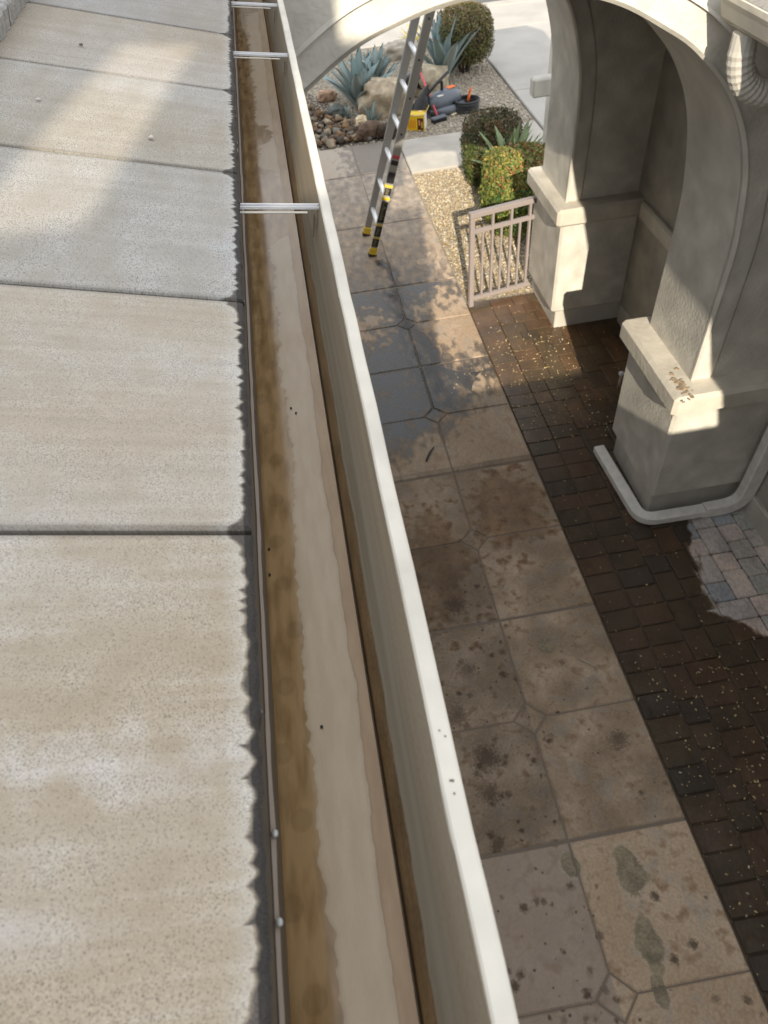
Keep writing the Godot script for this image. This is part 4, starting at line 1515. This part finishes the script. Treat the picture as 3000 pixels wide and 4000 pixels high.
func garden() -> void:
	boulder("boulder", "large tan boulder with brown face behind the ladder", Vector3(1.30, 0.12, -10.02), Vector3(0.33, 0.23, 0.24), 3, Color(1.0, 0.96, 0.9))
	boulder("boulder", "pale tan boulder below the right hand agave", Vector3(1.98, 0.10, -10.50), Vector3(0.26, 0.20, 0.22), 5, Color(1.0, 0.98, 0.92))
	boulder("boulder", "flat pale boulder far back near the driveway edge", Vector3(1.86, 0.05, -12.15), Vector3(0.30, 0.14, 0.20), 9, Color(1.0, 1.0, 1.0))
	boulder("boulder", "reddish brown rock lying at the corner of the walk", Vector3(0.98, 0.06, -9.28), Vector3(0.17, 0.10, 0.09), 12, Color(0.60, 0.51, 0.46), 0.5)
	boulder("boulder", "dark brown rock just left of the ladder at the walk edge", Vector3(1.20, 0.05, -9.22), Vector3(0.13, 0.08, 0.10), 14, Color(0.40, 0.33, 0.28))
	boulder("boulder", "small round white rock above the reddish one", Vector3(0.93, 0.06, -9.62), Vector3(0.07, 0.07, 0.06), 15, Color(1.25, 1.2, 1.1))
	boulder("boulder", "blue grey rock among the river rocks", Vector3(0.66, 0.05, -10.10), Vector3(0.11, 0.08, 0.09), 17, Color(0.55, 0.62, 0.66))
	boulder("boulder", "pinkish pale rock under the arch edge", Vector3(0.60, 0.05, -10.75), Vector3(0.13, 0.07, 0.09), 18, Color(1.05, 0.92, 0.85))
	var bed := place("rock_bed")
	var dk := tool()
	prism(dk, PackedVector2Array([Vector2(0.0, -9.06), Vector2(1.25, -9.06), Vector2(1.0, -9.6), Vector2(0.3, -11.3), Vector2(0.0, -11.3)]), -0.04, -0.012, 0.0, flat_at)
	put(bed, "soil", dk, M.rock_gap_dark)  # dark sheet under the rocks makes the gaps between them dark
	rng.seed = 61
	var shapes: Array = []
	for i in 6:
		var st := lump(200 + i, Vector3(1.0, 0.62, 0.8), 0.3, 10, 7)
		st.generate_normals()
		shapes.append(st.commit())
	var mats: Array = []
	for c in [Color(0.90, 0.86, 0.80), Color(0.72, 0.66, 0.58), Color(0.56, 0.47, 0.42), Color(0.44, 0.41, 0.40), Color(0.66, 0.68, 0.70), Color(0.82, 0.74, 0.66), Color(0.36, 0.31, 0.29), Color(0.74, 0.62, 0.50)]:
		var m: StandardMaterial3D = M.rock.duplicate()
		m.albedo_color = c
		mats.append(m)
	var n := 0
	while n < 290:
		var x := 0.05 + 1.2 * rng.randf()
		var z := -9.14 - 2.2 * rng.randf()
		# a bed that narrows as it goes back
		if x > 1.22 - 0.62 * (-9.14 - z):
			if not (z > -9.35 and x < 1.22):
				continue
		var s := 0.02 + 0.042 * pow(rng.randf(), 1.8)
		var o := MeshInstance3D.new()
		o.name = numbered(bed, "rock")
		o.mesh = shapes[rng.randi() % 6]
		o.material_override = mats[rng.randi() % mats.size()]
		o.transform = Transform3D(Basis.from_euler(Vector3(rng.randf() * 0.6, rng.randf() * TAU, rng.randf() * 0.6)).scaled(Vector3(s, s, s)), Vector3(x, s * 0.35 + 0.02 * rng.randf(), z))
		bed.add_child(o)
		n += 1

# ------------------------------------------------------------------ tools left on the gravel
func tools() -> void:
	rng.seed = 91
	# open carton
	var b := thing("carton", "open yellow printed carton on the gravel beside the ladder", "box", Vector3(1.60, -0.01, -9.36), -0.35)
	var im := Image.create(64, 48, false, Image.FORMAT_RGB8)
	im.fill(Color(0.93, 0.75, 0.08))
	im.fill_rect(Rect2i(0, 0, 64, 7), Color(0.95, 0.80, 0.12))
	for k in 5:
		im.fill_rect(Rect2i(4 + k * 6, 12 + (k % 2) * 3, 3, 28), Color(0.78, 0.42, 0.08))
	im.fill_rect(Rect2i(38, 8, 22, 38), Color(0.30, 0.12, 0.09))
	im.fill_rect(Rect2i(42, 14, 6, 18), Color(0.85, 0.55, 0.42))
	im.fill_rect(Rect2i(52, 20, 5, 20), Color(0.80, 0.70, 0.25))
	var pm := mat(Color.WHITE, 0.55)
	pm.albedo_texture = ImageTexture.create_from_image(im)
	var white := mat(lin(0.72, 0.70, 0.66), 0.6)
	var st := tool()
	uvf = func(p: Vector3) -> Vector2: return Vector2(p.x / 0.22 + 0.5, 1.0 - p.y / 0.17)
	bbox(st, Vector3(-0.11, 0.0, 0.082), Vector3(0.11, 0.17, 0.086), 0.0)
	put(b, "front_panel", st, pm)
	uvf = null
	for q in [[Vector3(-0.11, 0, -0.086), Vector3(0.11, 0.17, -0.082), M.yellow, "back_panel"], [Vector3(-0.11, 0, -0.081), Vector3(-0.106, 0.17, 0.081), M.yellow, "side_panel"], [Vector3(0.106, 0, -0.081), Vector3(0.11, 0.17, 0.081), white, "side_panel"], [Vector3(-0.105, 0.004, -0.081), Vector3(0.105, 0.008, 0.081), white, "bottom_panel"]]:
		st = tool()
		bbox(st, q[0], q[1], 0.0)
		put(b, q[3], st, q[2])
	for q in [[Vector3(0.112, 0.17, 0), 0.5, Vector3(0.004, 0.075, 0.16), M.yellow], [Vector3(0.0, 0.17, 0.088), 0.0, Vector3(0.2, 0.004, 0.05), M.yellow]]:
		st = tool()
		bbox(st, -q[2] / 2.0, q[2] / 2.0, 0.0, Transform3D(Basis(Vector3(0, 0, 1), -q[1]) * Basis(Vector3(1, 0, 0), 0.5 if q[1] == 0.0 else 0.0), q[0] + Vector3(0.015, 0.03, 0.0)))
		put(b, "flap", st, q[3])
	st = tool(true)
	for k in 5:
		var lp := lump(k, Vector3(0.05, 0.035, 0.045), 0.35, 8, 6)
		var o := put(b, "wrapped_item", lp, mat(lin(0.75, 0.42, 0.36), 0.5) if k % 2 else white)
		o.position = Vector3(-0.07 + 0.035 * k, 0.14, -0.03 + 0.03 * (k % 3))
	# black bag slumped behind it
	st = tool(true)
	var g: Array = []
	var nz := FastNoiseLite.new()
	nz.seed = 6
	nz.frequency = 1.3
	for j in 10:
		var row: Array[Vector3] = []
		for i in 16:
			var t := j / 9.0
			var a := TAU * i / 16
			var r := lerpf(0.17, 0.015, pow(t, 1.15)) * (1.0 + 0.35 * nz.get_noise_3d(cos(a) * 2.0, t * 2.5, sin(a) * 2.0) + 0.10 * sin(a * 4.0 + t * 3.0))
			row.append(Vector3(cos(a) * r + 0.10 * t * t, t * 0.36, sin(a) * r * 0.85))
		g.append(row)
	for j in 9:
		for i in 16:
			var l := (i + 1) % 16
			quad(st, g[j][i], g[j][l], g[j + 1][l], g[j + 1][i], Vector3(cos(TAU * (i + 0.5) / 16), 0.3, sin(TAU * (i + 0.5) / 16)))
	var bag := put(self, "black_bag", st, M.black)
	bag.position = Vector3(1.71, -0.02, -9.70)
	tag(bag, "crumpled pointed black plastic bag behind the yellow carton", "bag")
	# black bucket lying on its side
	var bk := thing("bucket", "round black bucket mouth facing out beside the ladder", "bucket", Vector3(1.815, 0.185, -10.45))
	st = tool(true)
	var ax := Vector3(0.30, 0.34, 1.0).normalized()
	sweep(st, [-ax * 0.22, -ax * 0.1, ax * 0.1], circle(0.115, 22), [0.85, 0.92, 1.0], Vector3.UP, false)
	put(bk, "shell", st, M.black)
	st = tool(true)
	sweep(st, [ax * 0.102, -ax * 0.1, -ax * 0.215], circle(0.108, 22), [1.0, 0.92, 0.85], Vector3.UP)
	put(bk, "lining", st, M.dark)
	st = tool(true)
	var rim: Array = []
	var s1 := ax.cross(Vector3.UP).normalized()
	var s2 := s1.cross(ax)
	for i in 24:
		rim.append(ax * 0.102 + (s1 * cos(TAU * i / 24) + s2 * sin(TAU * i / 24)) * 0.115)
	sweep(st, rim, circle(0.007, 6), [], ax, false, true)
	put(bk, "rim", st, M.black)
	# scrub brush with a red pole
	var br := thing("brush", "scrub brush with long red pole and black head on gravel", "brush")
	st = tool(true)
	sweep(st, [Vector3(1.885, 0.05, -9.50), Vector3(1.78, 0.42, -10.12)], circle(0.014, 8))
	put(br, "pole", st, M.red)
	st = tool()
	bbox(st, Vector3(-0.10, 0.03, -0.035), Vector3(0.10, 0.065, 0.035), 0.012, Transform3D(Basis(Vector3.UP, 0.35), Vector3(1.90, -0.01, -9.46)))
	put(br, "head", st, M.bluegrey)
	st = tool()
	for k in 60:
		var q := Vector3((k % 12) * 0.0165 - 0.09, 0.0, (k / 12) * 0.014 - 0.028)
		var xf := Transform3D(Basis(Vector3.UP, 0.35), Vector3(1.90, -0.012, -9.46))
		bbox(st, q + Vector3(-0.006, -0.005, -0.005), q + Vector3(0.006, 0.034, 0.005), 0.0, xf)
	put(br, "bristles", st, M.black).set_meta("kind", "stuff")
	# grey blower
	var bl := thing("leaf_blower", "blue grey leaf blower with black handle lying on the gravel", "blower", Vector3(2.03, 0.0, -9.78), 0.45)
	bl.scale = Vector3.ONE * 1.22
	st = tool(true)
	sweep(st, [Vector3(-0.20, 0.09, 0), Vector3(-0.185, 0.09, 0), Vector3(-0.10, 0.095, 0), Vector3(0.0, 0.10, 0), Vector3(0.10, 0.10, 0), Vector3(0.18, 0.095, 0), Vector3(0.205, 0.09, 0)], circle(0.105, 20), [0.15, 0.6, 0.92, 1.0, 0.97, 0.72, 0.2], Vector3.UP)
	put(bl, "housing", st, M.bluegrey)
	st = tool(true)
	sweep(st, [Vector3(-0.2, 0.035, 0.02), Vector3(-0.08, 0.03, 0.10), Vector3(0.06, 0.03, 0.13), Vector3(0.20, 0.035, 0.08)], circle(0.045, 10), [0.6, 1.0, 1.0, 0.7])
	put(bl, "air_tube", st, M.bluegrey)
	st = tool(true)
	sweep(st, arc_path([Vector3(-0.02, 0.19, 0), Vector3(-0.02, 0.29, 0.0), Vector3(-0.08, 0.28, 0.0)], 0.03, 4), circle(0.016, 8))
	sweep(st, [Vector3(-0.22, 0.20, 0.0), Vector3(-0.08, 0.28, 0.0), Vector3(0.06, 0.345, 0.0)], circle(0.016, 8))
	put(bl, "handle", st, M.black)
	st = tool()
	bbox(st, Vector3(0.04, 0.198, -0.02), Vector3(0.14, 0.206, 0.035), 0.002)
	put(bl, "orange_badge", st, M.orange)
	st = tool()
	bbox(st, Vector3(-0.12, 0.168, 0.045), Vector3(-0.05, 0.178, 0.07), 0.002)
	put(bl, "badge", st, white)
	# coiled black hose
	var hs := thing("hose", "coiled black hose with orange fittings right of the blower", "hose", Vector3(2.30, 0.0, -9.70))
	for k in 5:
		st = tool(true)
		var ring: Array = []
		for i in 32:
			var a := TAU * i / 32
			ring.append(Vector3(cos(a) * (0.155 + 0.006 * sin(k * 2.0)), 0.014 + 0.024 * k, sin(a) * (0.145 + 0.006 * cos(k * 2.3))) + Vector3(0.004 * k, 0, 0))
		sweep(st, ring, circle(0.0155, 8), [], Vector3.UP, false, true)
		put(hs, "coil", st, M.black)
	for q in [Vector3(0.03, 0.16, 0.06), Vector3(0.06, 0.20, -0.02)]:
		st = tool(true)
		sweep(st, [q + Vector3(-0.01, -0.05, 0.0), q, q + Vector3(0.015, 0.045, 0.01)], circle(0.016, 8), [1.0, 1.0, 0.6])
		put(hs, "fitting", st, M.orange)
	# crushed wrapper
	st = tool()
	bbox(st, Vector3(-0.05, 0.0, -0.012), Vector3(0.05, 0.014, 0.016), 0.004, Transform3D(Basis(Vector3.UP, 0.5), Vector3.ZERO))
	var wr := put(self, "wrapper", st, mat(lin(0.70, 0.62, 0.42), 0.5))
	wr.position = Vector3(2.13, -0.005, -9.60)
	tag(wr, "small crumpled wrapper on the gravel below the hose", "litter")

func small_things() -> void:
	# petals washed over the pavers
	rng.seed = 131
	var mm := MultiMesh.new()
	mm.transform_format = MultiMesh.TRANSFORM_3D
	mm.use_colors = true
	var st := lump(3, Vector3(1.0, 0.22, 0.55), 0.3, 6, 4)
	st.generate_normals()
	mm.mesh = st.commit()
	var spots: Array = []
	var cell := 0.06585
	while spots.size() < 1500:
		var x := 1.30 + 1.1 * rng.randf()
		var z := -5.3 + 5.4 * rng.randf()
		var dense := 0.16
		if z > -1.75 and x > 1.35:
			dense = 0.85
		elif z > -4.75 and z < -3.5 and x < 1.95:
			dense = 1.0
		if rng.randf() > dense:
			continue
		if rng.randf() < 0.82 and x > 1.5:     # most of them lie in the joints
			if rng.randf() < 0.5:
				x = XW + 0.205 + roundf((x - XW - 0.205) / cell) * cell + rng.randfn() * 0.005
			else:
				z = -5.35 + roundf((z + 5.35) / cell) * cell + rng.randfn() * 0.005
		spots.append(Vector2(x, z))
	for i in 60:
		spots.append(Vector2(0.9 + 0.4 * rng.randf(), -4.5 + 0.5 * rng.randf()))
	mm.instance_count = spots.size()
	for i in spots.size():
		var s := 0.0028 + 0.0055 * pow(rng.randf(), 2.0)
		mm.set_instance_transform(i, Transform3D(Basis.from_euler(Vector3(rng.randfn() * 0.25, rng.randf() * TAU, rng.randfn() * 0.25)).scaled(Vector3(s, s, s)), Vector3(spots[i].x, 0.0005, spots[i].y)))
		var k := (0.75 + 0.45 * rng.randf()) * (1.5 if spots[i].y < -3.4 else 1.0)
		mm.set_instance_color(i, Color(0.50 * k, 0.40 * k, 0.20 * k) if rng.randf() < 0.8 else Color(0.45 * k, 0.42 * k, 0.32 * k))
	var o := MultiMeshInstance3D.new()
	o.name = "fallen_petals"
	o.multimesh = mm
	o.material_override = M.stone
	o.set_meta("kind", "stuff")
	add_child(o)
	# irrigation riser
	var r := thing("pipe_riser", "short white capped pipe riser in the dark passage", "pipe", Vector3(2.125, -0.01, -3.93))
	st = tool(true)
	sweep(st, [Vector3(0, 0, 0), Vector3(0, 0.13, 0)], circle(0.009, 10))
	put(r, "stem", st, M.white_paint)
	var cp := lump(2, Vector3(0.019, 0.016, 0.019), 0.0, 14, 9)
	var c := put(r, "cap", cp, mat(lin(0.8, 0.8, 0.82), 0.3))
	c.position.y = 0.14
	# twig on the walk
	st = tool(true)
	sweep(st, [Vector3(0.565, 0.006, -3.49), Vector3(0.60, 0.012, -3.56), Vector3(0.645, 0.006, -3.62)], circle(0.008, 6), [0.9, 1.0, 0.5])
	var tw := put(self, "twig", st, mat(lin(0.06, 0.065, 0.07), 0.6))
	tag(tw, "short dark twig lying on the walk at the wet edge", "twig")
	st = tool(true)
	sweep(st, [Vector3(1.075, 0.004, -1.80), Vector3(1.11, 0.008, -1.77), Vector3(1.16, 0.004, -1.72)], circle(0.005, 6), [0.5, 1.0, 0.8])
	var tp := put(self, "twig", st, mat(lin(0.46, 0.40, 0.31), 0.8))
	tag(tp, "pale dry twig on the dry stamped walk slab", "twig")
	# mud dauber dirt on the trim of the near pillar
	var dt := thing("dirt_patch", "crusted brown dirt on the trim of the near pillar", "dirt")
	for k in 60:
		var lp := lump(300 + k, Vector3(0.004 + 0.009 * rng.randf(), 0.0025, 0.005 + 0.010 * rng.randf()), 0.5, 7, 5)
		var q := put(dt, "crumb", lp, mat(lin(0.36, 0.275, 0.19) * (0.85 + 0.2 * rng.randf()), 0.95))
		q.position = Vector3(1.82 + 0.018 * rng.randfn(), 1.0355, NZ - 0.055 + 0.042 * rng.randfn())
	# pebbles on the roof
	for q in [[0.268, -1.135, 0.003, "pale chip of stone on the third roof tile", lin(0.55, 0.53, 0.50)], [0.115, -1.05, 0.0035, "light pebble nearest the gutter hanger", lin(0.50, 0.47, 0.43)], [0.245, -1.40, 0.003, "tiny dark pebble on the shaded roof tile", lin(0.12, 0.11, 0.10)]]:
		var lp := lump(int(q[0] * 1000), Vector3(q[2], q[2] * 0.6, q[2] * 0.8), 0.35, 8, 6)
		var p := put(self, "pebble", lp, mat(q[4], 0.9))
		p.position = roof_at(Vector3(q[0], q[1], q[2] * 0.4 + 0.003))
		tag(p, q[3], "pebble", "pebbles on the roof")
